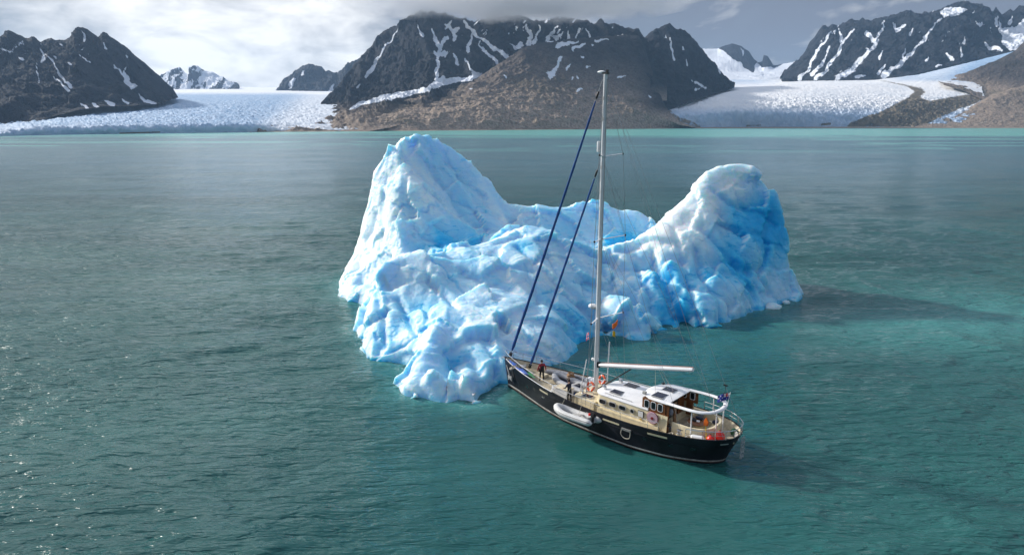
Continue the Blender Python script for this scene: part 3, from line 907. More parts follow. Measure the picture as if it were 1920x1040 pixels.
CREST = [
    # left tower: crest, left silhouette, front arete, second arete
    [(757, 253, 97.5), (780, 253, 98.5), (800, 259, 100), (820, 258, 101.2), (845, 274, 102), (870, 292, 102.5), (890, 316, 102.5), (897, 333, 102.5), (915, 343, 102.5), (922, 360, 102.5), (940, 387, 102.5), (965, 389, 103), (985, 392, 103)],
    [(757, 253, 97), (737, 270, 97), (725, 298, 97), (700, 320, 97), (695, 360, 97), (685, 400, 96), (670, 450, 95), (656, 495, 94)],
    [(757, 253, 97), (748, 285, 94.5), (747, 315, 92.5), (750, 335, 90.5), (744, 380, 88.5), (738, 430, 86), (734, 478, 83.5)],
    [(750, 335, 90.5), (790, 355, 89.5), (830, 390, 89), (870, 418, 88.5), (920, 442, 88), (950, 450, 87.5)],
    # front block crest running on to the right tower
    [(700, 508, 70), (715, 491, 71), (770, 482, 72), (800, 478, 72.5), (830, 474, 73), (850, 481, 73.5), (870, 478, 74), (905, 470, 75.5), (930, 455, 77.5), (960, 440, 79.5), (990, 420, 81.5), (1010, 430, 81.5), (1040, 440, 80.5), (1070, 452, 80),
     (1095, 470, 79.5), (1115, 483, 79.5), (1140, 478, 80.5), (1170, 468, 82), (1200, 450, 83.5), (1225, 425, 85), (1245, 405, 86), (1270, 380, 87), (1300, 345, 88), (1325, 320, 88.5), (1350, 310, 89), (1372, 313, 89), (1385, 318, 89), (1415, 316, 89), (1426, 336, 89),
     (1450, 362, 88.5), (1466, 390, 88), (1474, 418, 87.5), (1480, 455, 86.8)],
    [(1330, 318, 90.5), (1372, 316, 91), (1412, 320, 91), (1440, 352, 91), (1462, 392, 91)],
    # ridge at the back
    [(985, 390, 102), (1010, 386, 102), (1050, 386, 101.5), (1075, 378, 101), (1095, 374, 101), (1130, 380, 101), (1160, 395, 101), (1200, 398, 101), (1225, 412, 100), (1237, 427, 98)],
]
FACE = [
    # hollow of the left tower
    (815, 330, 97.2), (850, 370, 96.5), (890, 408, 95), (930, 425, 94), (790, 330, 95), (770, 300, 95.6), (870, 340, 98.8), (905, 385, 97.5), (835, 300, 99.6),
    # sheet below the second arete
    (775, 400, 87.6), (800, 440, 86.5), (850, 452, 86.2), (785, 470, 84.5), (900, 462, 84), (760, 440, 86.5),
    # lit left face of the tower
    (720, 370, 92.5), (700, 430, 91), (690, 480, 89), (710, 520, 84), (670, 520, 90), (680, 550, 85.5),
    # front face of the block
    (700, 560, 67.8), (695, 620, 64.9), (730, 540, 69.3), (760, 600, 65), (730, 640, 62.8), (800, 540, 68.0), (830, 575, 64.5), (860, 560, 66.5), (900, 510, 71.5), (900, 560, 66.4), (950, 540, 69), (1000, 500, 73.3), (1000, 560, 67.3), (900, 615, 61.4), (950, 620, 61.2),
    (1000, 620, 62.2), (955, 680, 56.8), (1000, 660, 59.5), (1050, 540, 71.3), (1050, 600, 66.3), (1080, 580, 70), (1090, 620, 67.5), (960, 490, 74.2), (1060, 490, 76), (1040, 650, 62),
    # two lumps low at the front
    (812, 603, 59.0), (790, 630, 57.8), (775, 670, 56.2), (800, 690, 54.9), (822, 650, 57), (845, 640, 59.5), (838, 690, 56.2), (875, 640, 58.4), (890, 680, 55.7), (860, 700, 54), (880, 725, 52.5), (920, 700, 54.4), (772, 712, 54.2), (800, 718, 54.0), (825, 715, 54.2), (868, 738, 52.2), (895, 728, 52.8), (925, 718, 53.8), (765, 690, 55.6), (850, 665, 57.2),
    # ribs of the right front
    (1150, 540, 75.8), (1130, 590, 72), (1180, 590, 71.3), (1200, 540, 76.3), (1230, 590, 71.7), (1250, 500, 79), (1280, 560, 74.8), (1300, 450, 82.0), (1300, 520, 77.6), (1330, 570, 74.4), (1350, 400, 86), (1350, 470, 81.6), (1350, 540, 77.2), (1390, 545, 79.3),
    (1400, 395, 87.2), (1400, 470, 83), (1430, 420, 86.8), (1440, 520, 82.3), (1455, 470, 85), (1370, 355, 88), (1200, 490, 80), (1410, 360, 87.8),
    # wall of the back ridge
    (1100, 425, 98), (1100, 455, 95), (1050, 430, 97), (1170, 430, 98), (1190, 455, 95.5), (1010, 420, 97), (1140, 468, 92.5), (960, 420, 97.5),
]


GROOVES = [  # (half width px, depth m, line) read off the photo
    (9, 1.1, [(1222, 470), (1240, 515), (1262, 555), (1280, 595), (1290, 620)]), (7, 0.7, [(1190, 495), (1212, 540), (1236, 578)]), (9, 0.8, [(1318, 425), (1345, 460), (1372, 490), (1405, 508)]),
    (7, 0.7, [(1308, 470), (1322, 515), (1345, 565), (1352, 605)]), (6, 0.6, [(1288, 520), (1300, 560), (1312, 605)]), (7, 0.6, [(1392, 515), (1412, 548), (1420, 580)]), (6, 0.5, [(1145, 555), (1180, 578), (1215, 604)]),
    (7, 0.7, [(1128, 500), (1150, 530), (1165, 560), (1200, 590)]), (7, 0.5, [(972, 462), (985, 476), (1000, 490)]), (8, 0.45, [(760, 700), (780, 650), (797, 612), (820, 596), (865, 612)]), (8, 0.5, [(850, 752), (842, 712), (846, 680), (872, 668), (905, 690)]),
    (6, 0.5, [(805, 515), (835, 545), (852, 578)]), (6, 0.45, [(868, 512), (925, 528), (980, 548), (1015, 562)]), (5, 0.4, [(895, 580), (935, 590), (960, 610)]), (6, 0.5, [(745, 560), (765, 600), (790, 640)]),
    (5, 0.4, [(1030, 470), (1050, 520), (1085, 560), (1110, 600)]), (5, 0.4, [(985, 500), (1010, 540), (1050, 590), (1075, 640)]), (5, 0.4, [(930, 480), (960, 500), (1000, 505)]), (4, 0.35, [(770, 420), (790, 445), (830, 462)]),
    (5, 0.4, [(840, 300), (870, 345), (905, 365)]), (5, 0.4, [(800, 300), (830, 345), (865, 400), (910, 430)]), (5, 0.35, [(860, 380), (900, 395), (935, 405)]), (5, 0.45, [(1335, 355), (1365, 385), (1420, 395), (1455, 420)]), (5, 0.4, [(1345, 400), (1385, 430), (1440, 455)]),
    (5, 0.5, [(1440, 470), (1430, 510), (1445, 550)]), (4, 0.35, [(1260, 430), (1280, 480), (1300, 520)]), (5, 0.35, [(700, 400), (690, 450), (700, 500)]), (4, 0.3, [(725, 330), (715, 390), (705, 470)]),
    (6, 0.5, [(700, 540), (720, 590), (715, 650)]), (5, 0.4, [(950, 640), (975, 660), (1010, 668)]), (5, 0.4, [(910, 640), (930, 665), (935, 700)])]


def facets(V, cell, seed):
    """broken-block relief: each nearest-seed cell is a tilted plane"""
    G = V / cell
    base = np.floor(G).astype(np.int64)
    best = np.full(len(V), 1e9)
    off = np.zeros(len(V))
    for dx in (-1, 0, 1):
        for dy in (-1, 0, 1):
            for dz in (-1, 0, 1):
                i = base + np.array([dx, dy, dz])
                r = [_hash(i[:, 0], i[:, 1], i[:, 2], seed + k) for k in range(6)]
                p = i + 0.5 + 0.45 * np.stack(r[:3], 1)
                d = G - p
                q = (d * d).sum(1)
                nrm = np.stack(r[3:], 1)
                o = (d * nrm).sum(1) + 0.35 * r[3]
                m = q < best
                best[m] = q[m]
                off[m] = o[m]
    return off * cell


def build_iceberg():
    pts = []
    for line in CREST:
        W = np.array([at_y(*q) for q in line])
        for a, b in zip(W[:-1], W[1:]):
            n = max(1, int(np.hypot(*(b - a)[:2]) / 1.3))
            for k in range(n):
                pts.append(a + (b - a) * k / n)
        pts.append(W[-1])
    for q in FACE:
        pts.append(at_y(*q))
    for p in ((0, 92, 5.0), (5, 92.5, 4.2), (10, 91, 3.0), (14, 91, 2.8), (18, 92, 3.6), (22, 94, 4.5), (-5, 92, 6.0), (-15, 100, 13), (28, 96, 9), (33, 94, 7), (-20, 101, 10), (-8, 104, 9), (25, 101, 5)):
        pts.append(np.array(p, float))
    outl = np.array(OUT, float)
    nxt = np.roll(outl, -1, 0)
    for a, b in zip(outl, nxt):
        d = b - a
        n = max(1, int(np.hypot(*d) / 1.5))
        nrm = np.array([d[1], -d[0]]) / np.hypot(*d)          # inward or outward, fixed below
        mid = (a + b) / 2 + nrm * 0.2
        if not in_poly(mid[None], OUT)[0]:
            nrm = -nrm
        for k in range(n):
            p = a + d * k / n
            pts.append(np.array([*p, 0.0]))
            i = p + nrm * 0.8
            if poly_sd(i[None], OUT)[0] > 0.5:
                pts.append(np.array([*i, 1.5 + 0.5 * math.sin(p[0] * 1.3 + p[1])]))
            pts.append(np.array([*(p - nrm * 2.2), -4.0]))
    pts = np.array(pts)
    # drop near-duplicates
    keep = []
    seen = {}
    for i, p in enumerate(pts):
        k = (round(p[0] / 0.35), round(p[1] / 0.35))
        if k not in seen:
            seen[k] = 1
            keep.append(i)
    pts = pts[keep]
    D = np.hypot(pts[:, None, 0] - pts[None, :, 0], pts[:, None, 1] - pts[None, :, 1])
    n = len(pts)
    A = np.zeros((n + 1, n + 1))
    A[:n, :n] = -D - 0.06 * np.eye(n)
    A[:n, n] = A[n, :n] = 1
    w = np.linalg.solve(A, np.r_[pts[:, 2], 0])
    h = 0.30
    x0, x1, y0, y1, z0, z1 = -28.0, 41.0, 48.0, 111.0, -1.5, 22.2
    xs, ys, zs = np.arange(x0, x1, h), np.arange(y0, y1, h), np.arange(z0, z1, h)
    X, Y = np.meshgrid(xs, ys, indexing='ij')
    q = np.c_[X.ravel(), Y.ravel()]
    # gentle sideways warp breaks up the straight facets
    wx = 0.45 * fbm(np.c_[q * 0.22, 0 * q[:, 0]], 3, seed=2)
    wy = 0.45 * fbm(np.c_[q * 0.22, 0 * q[:, 0] + 7], 3, seed=3)
    qq = q + np.c_[wx, wy]
    Hh = np.full(len(q), w[n])
    for k in range(0, len(q), 8000):
        b = qq[k:k + 8000]
        Hh[k:k + 8000] -= np.hypot(b[:, None, 0] - pts[None, :, 0], b[:, None, 1] - pts[None, :, 1]) @ w[:n]
    Hh = Hh.reshape(X.shape)
    gx, gy = np.gradient(Hh, h)
    slope = np.sqrt(1 + gx ** 2 + gy ** 2)
    Fv = (zs[None, None, :] - Hh[:, :, None]) / slope[:, :, None]
    V, Q = surface_nets(Fv, np.array([x0, y0, z0]), h)
    V = laplace(V, Q, 3, 0.5)
    # broad bulges
    N = vert_normals(V, Q)
    e1 = np.array([0.55, -0.25, -0.80])
    e1 /= np.linalg.norm(e1)
    e2 = np.cross(e1, [0, 0, 1.0])
    e2 /= np.linalg.norm(e2)
    e3 = np.cross(e1, e2)
    Lc = np.stack([V @ e1, V @ e2, V @ e3], 1)
    uv = proj(V)
    ribs = smooth(uv[:, 0], 1060, 1180) * (1 - smooth(uv[:, 0], 1400, 1460)) * smooth(uv[:, 1], 430, 500)
    b1 = fbm(Lc * np.array([0.16, 0.42, 0.42]) + 1.3, 2, 0.5, seed=12, mode='billow')
    b0 = fbm(V * 0.13 + 4.0, 2, 0.45, seed=17, mode='billow')
    lit_face = smooth(-(uv[:, 0] - 0.02 * uv[:, 1]), -735, -715) * (1 - smooth(uv[:, 1], 540, 600))
    disp = (0.28 * b0 + (0.10 + 0.9 * ribs) * b1) * (1 - 0.6 * lit_face)
    disp *= smooth(V[:, 2], -1.2, 1.0) * 0.7 + 0.3
    uvw = uv + 5.0 * np.stack([fbm(V * 0.35, 2, seed=91), fbm(V * 0.35 + 9, 2, seed=92)], 1)
    vis = smooth(-(N @ np.array([0, 0.93, -0.36])), -0.15, 0.15)
    groove = np.zeros(len(V))
    for w_, dp, ln_ in GROOVES:
        dd = seg_dist(uvw, ln_)
        groove = np.maximum(groove, dp * np.exp(-(dd / w_) ** 2))
    disp = disp - groove * vis + (0.20 * facets(V + 0.25 * fbm(V * 0.5, 2, seed=95)[:, None], 4.6, 5) + 0.05 * facets(V, 2.1, 6)) * (1 - 0.5 * lit_face)
    V = V + N * disp[:, None]
    V, Q = subdivide(V, Q)
    V = laplace(V, Q, 1, 0.35)
    N = vert_normals(V, Q)
    Lc = np.stack([V @ e1, V @ e2, V @ e3], 1)
    c1 = fbm(Lc * np.array([0.45, 1.1, 1.1]), 2, 0.5, seed=22, mode='billow')
    c2 = fbm(V * 1.5, 3, 0.55, seed=27, mode='billow')
    c3 = fbm(V * 0.6 + 3, 2, 0.5, seed=29)
    patch = smooth(fbm(V * 0.13, 2, seed=33), -0.25, 0.25)
    d2 = 0.04 * c1 + (0.005 + 0.035 * patch) * c2 + 0.05 * facets(V + 0.12 * c3[:, None], 1.15, 8)
    # a few planar fracture lines
    crack = np.zeros(len(V))
    for k in range(9):
        rg = np.random.RandomState(40 + k)
        nrm = rg.normal(size=3) * np.array([1, 0.6, 0.9])
        nrm /= np.linalg.norm(nrm)
        off = rg.uniform(-14, 14)
        dd = np.abs((V - np.array([4, 76, 5])) @ nrm - off + 0.7 * c3 + 0.25 * c1)
        mk = smooth(fbm(V * 0.12 + k * 3.1, 2, seed=60 + k), 0.05, 0.3)
        crack = np.maximum(crack, mk * (1 - smooth(dd, 0.05, 0.30)))
    V2 = V + N * (d2 - 0.16 * crack)[:, None]
    N = vert_normals(V2, Q)
    uv = proj(V2)
    # ice colour: blue ice, painted whiter on faces turned to the sun
    big = fbm(V2 * 0.11 + 2.0, 3, 0.5, seed=71)
    mid = fbm(Lc * np.array([0.12, 0.5, 0.5]), 4, 0.55, seed=73)
    blue = 0.44 + 0.14 * big + 0.24 * mid
    sun_side = np.array([-0.80, 0.22, 0.55])
    sun_side /= np.linalg.norm(sun_side)
    blue -= 0.42 * smooth(N @ sun_side, 0.42, 0.92)
    for (u, v, y, r, k) in ((1405, 400, 87, 5.5, 0.50), (1440, 440, 86.5, 3.6, 0.40), (1370, 470, 82, 3.0, 0.35), (1385, 505, 80.5, 2.6, 0.4), (1165, 462, 94, 3.2, 0.50), (1190, 450, 96, 3.0, 0.30), (880, 400, 97, 4, 0.10),
                            (830, 462, 85.5, 3.6, 0.40), (900, 455, 84, 3.5, 0.45), (985, 470, 77, 1.6, 0.45), (1250, 520, 77, 2.4, 0.5), (1270, 580, 73.5, 2.2, 0.5), (1090, 610, 68, 3.0, 0.35), (845, 700, 56, 1.7, 0.35), (760, 620, 64, 3.6, 0.30),
                            (1330, 520, 78, 2.2, 0.3), (790, 580, 65.5, 2.5, .22), (1420, 540, 80.5, 2.2, .3)):
        c = at_y(u, v, y)
        q = np.linalg.norm((V2 - c) + 0.25 * r * np.stack([mid, big, c3], 1), axis=1)
        blue += k * np.exp(-(q / r) ** 2)
    for (u, v, y, r, k) in ((1330, 340, 88, 4.0, 0.5), (1400, 330, 89, 3.0, 0.5), (1290, 400, 85, 4.5, 0.35), (1240, 440, 84, 4, .3), (700, 400, 93, 9, .30), (870, 740, 52, 2.0, .3), (780, 735, 53, 1.6, 0.3)):
        c = at_y(u, v, y)
        q = np.linalg.norm(V2 - c, axis=1)
        blue -= k * np.exp(-(q / r) ** 2)
    blue += 0.22 * crack
    uvw = uv + 5.0 * np.stack([fbm(V2 * 0.35, 2, seed=91), fbm(V2 * 0.35 + 9, 2, seed=92)], 1)
    for w_, dp, ln_ in GROOVES:
        blue += 0.17 * dp * np.exp(-(seg_dist(uvw, ln_) / (w_ * 0.9)) ** 2)
    blue += 0.30 * (1 - smooth(V2[:, 2], 0.0, 0.5))            # wave-washed clear foot
    silt = np.exp(-(seg_dist(uv, [(722, 520), (740, 545), (765, 590)]) / 12) ** 2) * (V2[:, 1] < 76) * 0.35 * smooth(mid, -0.2, 0.3)
    ln = np.exp(-(seg_dist(uv, [(748, 262), (752, 300), (760, 325)]) / 3) ** 2) * 0
    o = np_mesh('iceberg', V2, Q, M['ice'], {'blue': np.clip(blue, 0.0, 1.0), 'silt': np.clip(silt + ln, 0, 1)})
    tag(o, 'large blue-white iceberg with two tall horns and a low saddle behind the yacht', 'iceberg')
    return o


build_iceberg()


def ice_chunk(label, u, v, r, seed):
    p = at_z(u, v, 0)
    bm = bmesh.new()
    bmesh.ops.create_icosphere(bm, subdivisions=3, radius=1.0)
    co = np.array([q.co[:] for q in bm.verts])
    d = 1 + 0.35 * fbm(co * 1.3 + seed, 2, seed=seed, mode='ridge') + 0.12 * facets(co * 2, 1.0, seed)
    for q, k in zip(bm.verts, d):
        q.co = Vector((q.co.x * k * r * 1.3, q.co.y * k * r, (q.co.z * k * 0.62 - 0.12) * r))
    for f in bm.faces:
        f.smooth = True
    me = bpy.data.meshes.new('ice_chunk')
    bm.to_mesh(me)
    bm.free()
    me.materials.append(M['ice'])
    at = me.attributes.new('blue', 'FLOAT', 'POINT')
    at.data.foreach_set('value', np.full(len(me.vertices), 0.22, np.float32))
    o = bpy.data.objects.new('ice_chunk', me)
    o.location = (p[0], p[1], 0.0)
    C.objects.link(o)
    tag(o, label, 'ice', 'small ice chunks floating beside the iceberg')


ice_chunk('small white ice chunk floating by the shadowed foot of the iceberg', 1450, 574, 0.75, 3)
ice_chunk('tiny ice chunk just beyond the chunk at the shadowed foot of the iceberg', 1474, 566, 0.38, 5)

# ================================================================== YACHT
HEAD = R(-42.0)
B0 = np.array([-0.33, 54.75])
_fa = np.array([math.cos(HEAD), math.sin(HEAD)])
_po = np.array([_fa[1], -_fa[0]])


def bw(a, b, z):
    """boat (metres aft of the stem, to port, up) -> world"""
    p = B0 + a * _fa + b * _po
    return Vector((p[0], p[1], z))


class MB:
    """collects shapes given in boat coordinates (aft, port, up); builds ONE mesh object"""

    def __init__(self):
        self.bm = bmesh.new()
        self.mi = 0

    def v(self, p):
        return self.bm.verts.new((p[0], -p[1], p[2]))

    def f(self, vs):
        try:
            fc = self.bm.faces.new(vs)
            fc.material_index = self.mi
            return fc
        except ValueError:
            return None

    def grid(self, rows, close=False):
        R_ = [[self.v(p) for p in r] for r in rows]
        for r0, r1 in zip(R_[:-1], R_[1:]):
            n = len(r0)
            for k in range(n if close else n - 1):
                self.f([r0[k], r0[(k + 1) % n], r1[(k + 1) % n], r1[k]])
        return R_

    def box(self, c, s, rz=0.0, ry=0.0):
        mt = Matrix.Rotation(rz, 3, 'Z') @ Matrix.Rotation(ry, 3, 'Y')
        vs_ = []
        for dx in (-.5, .5):
            for dy in (-.5, .5):
                for dz in (-.5, .5):
                    q = mt @ Vector((dx * s[0], dy * s[1], dz * s[2]))
                    vs_.append(self.v((c[0] + q.x, c[1] + q.y, c[2] + q.z)))
        for q in ((0, 1, 3, 2), (4, 6, 7, 5), (0, 4, 5, 1), (2, 3, 7, 6), (0, 2, 6, 4), (1, 5, 7, 3)):
            self.f([vs_[i] for i in q])
        return self

    def tube(self, path, r, seg=8, cap=True, flat=1.0):
        P = [Vector(p) for p in path]
        rs = r if isinstance(r, (list, tuple)) else [r] * len(P)
        t0 = (P[1] - P[0]).normalized()
        up = Vector((0, 0, 1)) if abs(t0.z) < 0.9 else Vector((1, 0, 0))
        nrm = t0.cross(up).normalized()
        rings = []
        for i, p in enumerate(P):
            t = (P[min(i + 1, len(P) - 1)] - P[max(i - 1, 0)]).normalized()
            nrm = (nrm - t * nrm.dot(t)).normalized()
            bn = t.cross(nrm)
            rings.append([self.v(p + (nrm * math.cos(k * 2 * math.pi / seg) + bn * math.sin(k * 2 * math.pi / seg) * flat) * rs[i]) for k in range(seg)])
        for r0, r1 in zip(rings[:-1], rings[1:]):
            for k in range(seg):
                self.f([r0[k], r0[(k + 1) % seg], r1[(k + 1) % seg], r1[k]])
        if cap:
            self.f(rings[0][::-1])
            self.f(rings[-1])
        return self

    def torus(self, c, R0, r, ax=(0, 0, 1), seg=24, rs=8):
        ax = Vector(ax).normalized()
        u = ax.orthogonal().normalized()
        w = ax.cross(u)
        path = [Vector(c) + (u * math.cos(k * 2 * math.pi / seg) + w * math.sin(k * 2 * math.pi / seg)) * R0 for k in range(seg)]
        rings = []
        for k, p in enumerate(path):
            o = (p - Vector(c)).normalized()
            rings.append([self.v(p + (o * math.cos(j * 2 * math.pi / rs) + ax * math.sin(j * 2 * math.pi / rs)) * r) for j in range(rs)])
        for k in range(seg):
            r0, r1 = rings[k], rings[(k + 1) % seg]
            for j in range(rs):
                f = self.f([r0[j], r0[(j + 1) % rs], r1[(j + 1) % rs], r1[j]])
        return self

    def lathe(self, c, prof, seg=16, ax=(0, 0, 1)):
        """prof: (radius, height along ax)"""
        ax = Vector(ax).normalized()
        u = ax.orthogonal().normalized()
        w = ax.cross(u)
        rows = []
        for r, h in prof:
            if r < 1e-5:
                rows.append([self.v(Vector(c) + ax * h)])
            else:
                rows.append([self.v(Vector(c) + ax * h + (u * math.cos(k * 2 * math.pi / seg) + w * math.sin(k * 2 * math.pi / seg)) * r) for k in range(seg)])
        for r0, r1 in zip(rows[:-1], rows[1:]):
            if len(r0) == 1 and len(r1) == 1:
                continue
            for k in range(seg):
                if len(r0) == 1:
                    self.f([r0[0], r1[k], r1[(k + 1) % seg]])
                elif len(r1) == 1:
                    self.f([r0[k], r1[0], r0[(k + 1) % seg]])
                else:
                    self.f([r0[k], r0[(k + 1) % seg], r1[(k + 1) % seg], r1[k]])
        return self

    def prism(self, outline, lo, hi, plane='ab'):
        """outline in two coordinates, extruded along the third. plane ab (z), az (b), bz (a)"""
        def P(q, h):
            return {'ab': (q[0], q[1], h), 'az': (q[0], h, q[1]), 'bz': (h, q[0], q[1])}[plane]
        r0 = [self.v(P(q, lo)) for q in outline]
        r1 = [self.v(P(q, hi)) for q in outline]
        n = len(outline)
        for k in range(n):
            self.f([r0[k], r0[(k + 1) % n], r1[(k + 1) % n], r1[k]])
        self.f(r0)
        self.f(r1)
        return self

    def ball(self, c, r, seg=14, rings=9):
        r = (r, r, r) if not isinstance(r, (tuple, list)) else r
        rows = []
        for i in range(rings + 1):
            th = math.pi * i / rings
            if i in (0, rings):
                rows.append([self.v((c[0], c[1], c[2] + r[2] * math.cos(th)))])
            else:
                rows.append([self.v((c[0] + r[0] * math.sin(th) * math.cos(k * 2 * math.pi / seg), c[1] + r[1] * math.sin(th) * math.sin(k * 2 * math.pi / seg), c[2] + r[2] * math.cos(th))) for k in range(seg)])
        for r0, r1 in zip(rows[:-1], rows[1:]):
            for k in range(seg):
                if len(r0) == 1:
                    self.f([r0[0], r1[k], r1[(k + 1) % seg]])
                elif len(r1) == 1:
                    self.f([r0[k], r1[0], r0[(k + 1) % seg]])
                else:
                    self.f([r0[k], r0[(k + 1) % seg], r1[(k + 1) % seg], r1[k]])
        return self

    def build(self, name, mat, parent=None, smooth_angle=40, bevel=0.0):
        bmesh.ops.recalc_face_normals(self.bm, faces=self.bm.faces)
        if bevel:
            es = [e for e in self.bm.edges if len(e.link_faces) == 2 and e.calc_face_angle(0) > 0.7]
            bmesh.ops.bevel(self.bm, geom=es, offset=bevel, segments=2, affect='EDGES', clamp_overlap=True)
        me = bpy.data.meshes.new(name)
        for f in self.bm.faces:
            f.smooth = True
        for e in self.bm.edges:
            if len(e.link_faces) == 2 and e.calc_face_angle(0) > R(smooth_angle):
                e.smooth = False
        self.bm.to_mesh(me)
        self.bm.free()
        for m in (mat if isinstance(mat, (list, tuple)) else [mat]):
            me.materials.append(m)
        o = bpy.data.objects.new(name, me)
        C.objects.link(o)
        if parent:
            o.parent = parent
        return o


def curve(pts, n=8):
    """Catmull-Rom through points"""
    P = [Vector(p) for p in pts]
    out = []
    for i in range(len(P) - 1):
        p0, p1, p2, p3 = P[max(i - 1, 0)], P[i], P[i + 1], P[min(i + 2, len(P) - 1)]
        for k in range(n):
            t = k / n
            out.append(0.5 * (2 * p1 + (p2 - p0) * t + (2 * p0 - 5 * p1 + 4 * p2 - p3) * t * t + (3 * p1 - p0 - 3 * p2 + p3) * t ** 3))
    out.append(P[-1])
    return out


def rrect(cx, cy_, w, h, r, n=5):
    out = []
    for sx, sy, a0 in ((1, 1, 0), (-1, 1, 90), (-1, -1, 180), (1, -1, 270)):
        for k in range(n + 1):
            an = R(a0 + 90 * k / n)
            out.append((cx + sx * (w / 2 - r) + r * math.cos(an), cy_ + sy * (h / 2 - r) + r * math.sin(an)))
    return out


def empty(name, loc, rz=HEAD):
    o = bpy.data.objects.new(name, None)
    o.location = loc
    o.rotation_euler = (0, 0, rz)
    o.empty_display_size = 0.2
    C.objects.link(o)
    return o


# ---- paint and fabric
M['hull'] = simple('black_hull_paint', (0.012, 0.013, 0.018), 0.5, var=0.45, scale=1.2, bump=0.012, bscale=1.6, spec=0.3)
M['white'] = simple('white_gelcoat', (0.84, 0.84, 0.84), 0.38, var=0.05, scale=2.0)
M['cream'] = simple('cream_paint', (0.70, 0.61, 0.41), 0.45, var=0.10, scale=1.6)
M['deck'] = simple('worn_beige_deck', (0.50, 0.43, 0.30), 0.8, var=0.28, scale=2.2, bump=0.004, bscale=60)
M['sidepaint'] = simple('cream_bulwark_paint', (0.60, 0.52, 0.37), 0.6, var=0.22, scale=2.5)
M['rust'] = simple('rusty_steel', (0.19, 0.085, 0.04), 0.8, var=0.4, scale=6)
M['steel'] = simple('stainless_steel', (0.62, 0.62, 0.62), 0.28, metal=0.9, var=0.08)
M['alu'] = simple('painted_mast_aluminium', (0.70, 0.71, 0.72), 0.4, var=0.06, scale=0.8)
M['blk'] = simple('black_fitting', (0.012, 0.012, 0.013), 0.5)
M['glass'] = simple('dark_window_glass', (0.010, 0.014, 0.018), 0.06, var=0.3, scale=4)
M['gasket'] = simple('grey_window_frame', (0.46, 0.45, 0.43), 0.4)
M['wood'] = simple('varnished_wood', (0.20, 0.075, 0.025), 0.4, var=0.35, scale=5)
M['solar'] = simple('solar_cells', (0.006, 0.009, 0.030), 0.18, var=0.3, scale=12)
M['navy'] = simple('blue_sail_cloth', (0.014, 0.075, 0.27), 0.75, var=0.25, scale=4, bump=0.01, bscale=12)
M['wire'] = simple('rigging_wire', (0.30, 0.31, 0.32), 0.4, metal=0.6)
M['orange'] = simple('orange_lifebuoy', (0.62, 0.085, 0.02), 0.55)
M['reflect'] = simple('reflective_tape', (0.7, 0.7, 0.68), 0.4)
M['grey_rubber'] = simple('grey_hypalon', (0.33, 0.34, 0.36), 0.6, var=0.15, scale=5)
M['pale_rubber'] = simple('pale_grey_hypalon', (0.60, 0.60, 0.585), 0.55, var=0.10, scale=5)
M['red'] = simple('red_vinyl', (0.72, 0.018, 0.012), 0.35, var=0.1)
M['pink'] = simple('faded_pink_hose', (0.50, 0.34, 0.40), 0.6, var=0.25, scale=20)
M['kayak_blue'] = simple('blue_kayak_plastic', (0.012, 0.085, 0.42), 0.35, var=0.15)
M['kayak_green'] = simple('green_kayak_plastic', (0.03, 0.30, 0.09), 0.35, var=0.15)
M['rope'] = simple('pale_rope', (0.48, 0.44, 0.36), 0.9, var=0.2, scale=20)
M['darkcloth'] = simple('dark_blue_cushion', (0.018, 0.026, 0.055), 0.85, var=0.3, scale=8)
M['greycloth'] = simple('grey_tarpaulin', (0.20, 0.21, 0.24), 0.8, var=0.3, scale=6)
M['green'] = simple('green_canvas', (0.018, 0.10, 0.045), 0.8, var=0.3, scale=8)
M['yellow'] = simple('yellow_plastic', (0.62, 0.40, 0.01), 0.5)
M['brightorange'] = simple('bright_orange_plastic', (0.80, 0.16, 0.015), 0.45)
M['tan'] = simple('tan_leather', (0.30, 0.17, 0.08), 0.7, var=0.25, scale=6)
M['skin'] = simple('skin', (0.48, 0.28, 0.20), 0.6)
M['hair'] = simple('brown_hair', (0.055, 0.032, 0.02), 0.8)
M['jacket_black'] = simple('black_jacket', (0.014, 0.014, 0.018), 0.8)
M['jacket_red'] = simple('dark_red_sleeve', (0.30, 0.012, 0.03), 0.8)
M['trouser'] = simple('black_trousers', (0.010, 0.011, 0.014), 0.85)
M['jacket_navy'] = simple('navy_jacket', (0.012, 0.017, 0.035), 0.8)

M['stripe'] = simple('weathered_white_stripe', (0.42, 0.41, 0.38), 0.6, var=0.35, scale=3)
yacht = empty('sailing_yacht', bw(0, 0, 0))
tag(yacht, 'black-hulled sailing yacht with cream deckhouse moored against the iceberg', 'yacht')

# ---- hull lines: (aft, half breadth) on deck and on the water, sheer height
DECK = [(-0.42, 0.03), (0.0, 0.30), (0.6, 0.58), (1.6, 0.98), (3.0, 1.45), (5.5, 2.12), (7.5, 2.5), (9.0, 2.66), (12.0, 2.82), (14.0, 2.86), (16.3, 2.72), (17.8, 2.46), (18.8, 2.12), (19.5, 1.68), (20.0, 1.20), (20.32, 0.70), (20.42, 0.0)]
WATER = [(0.02, 0.01), (0.35, 0.06), (0.9, 0.20), (1.9, 0.5), (3.2, 0.95), (5.5, 1.75), (7.5, 2.25), (9.0, 2.45), (12.0, 2.64), (14.0, 2.66), (16.1, 2.35), (17.4, 1.90), (18.3, 1.45), (18.9, 1.05), (19.25, 0.68), (19.45, 0.35), (19.52, 0.0)]
SHEER = [(-0.5, 2.62), (0.5, 2.46), (3.1, 2.22), (5.6, 2.04), (8.8, 1.88), (11, 1.82), (14, 1.86), (16.5, 1.94), (18.1, 2.0), (20.5, 2.08)]


def interp(tab, x):
    return float(np.interp(x, [p[0] for p in tab], [p[1] for p in tab]))


def sheer(a):
    return interp(SHEER, a)


NS = 76


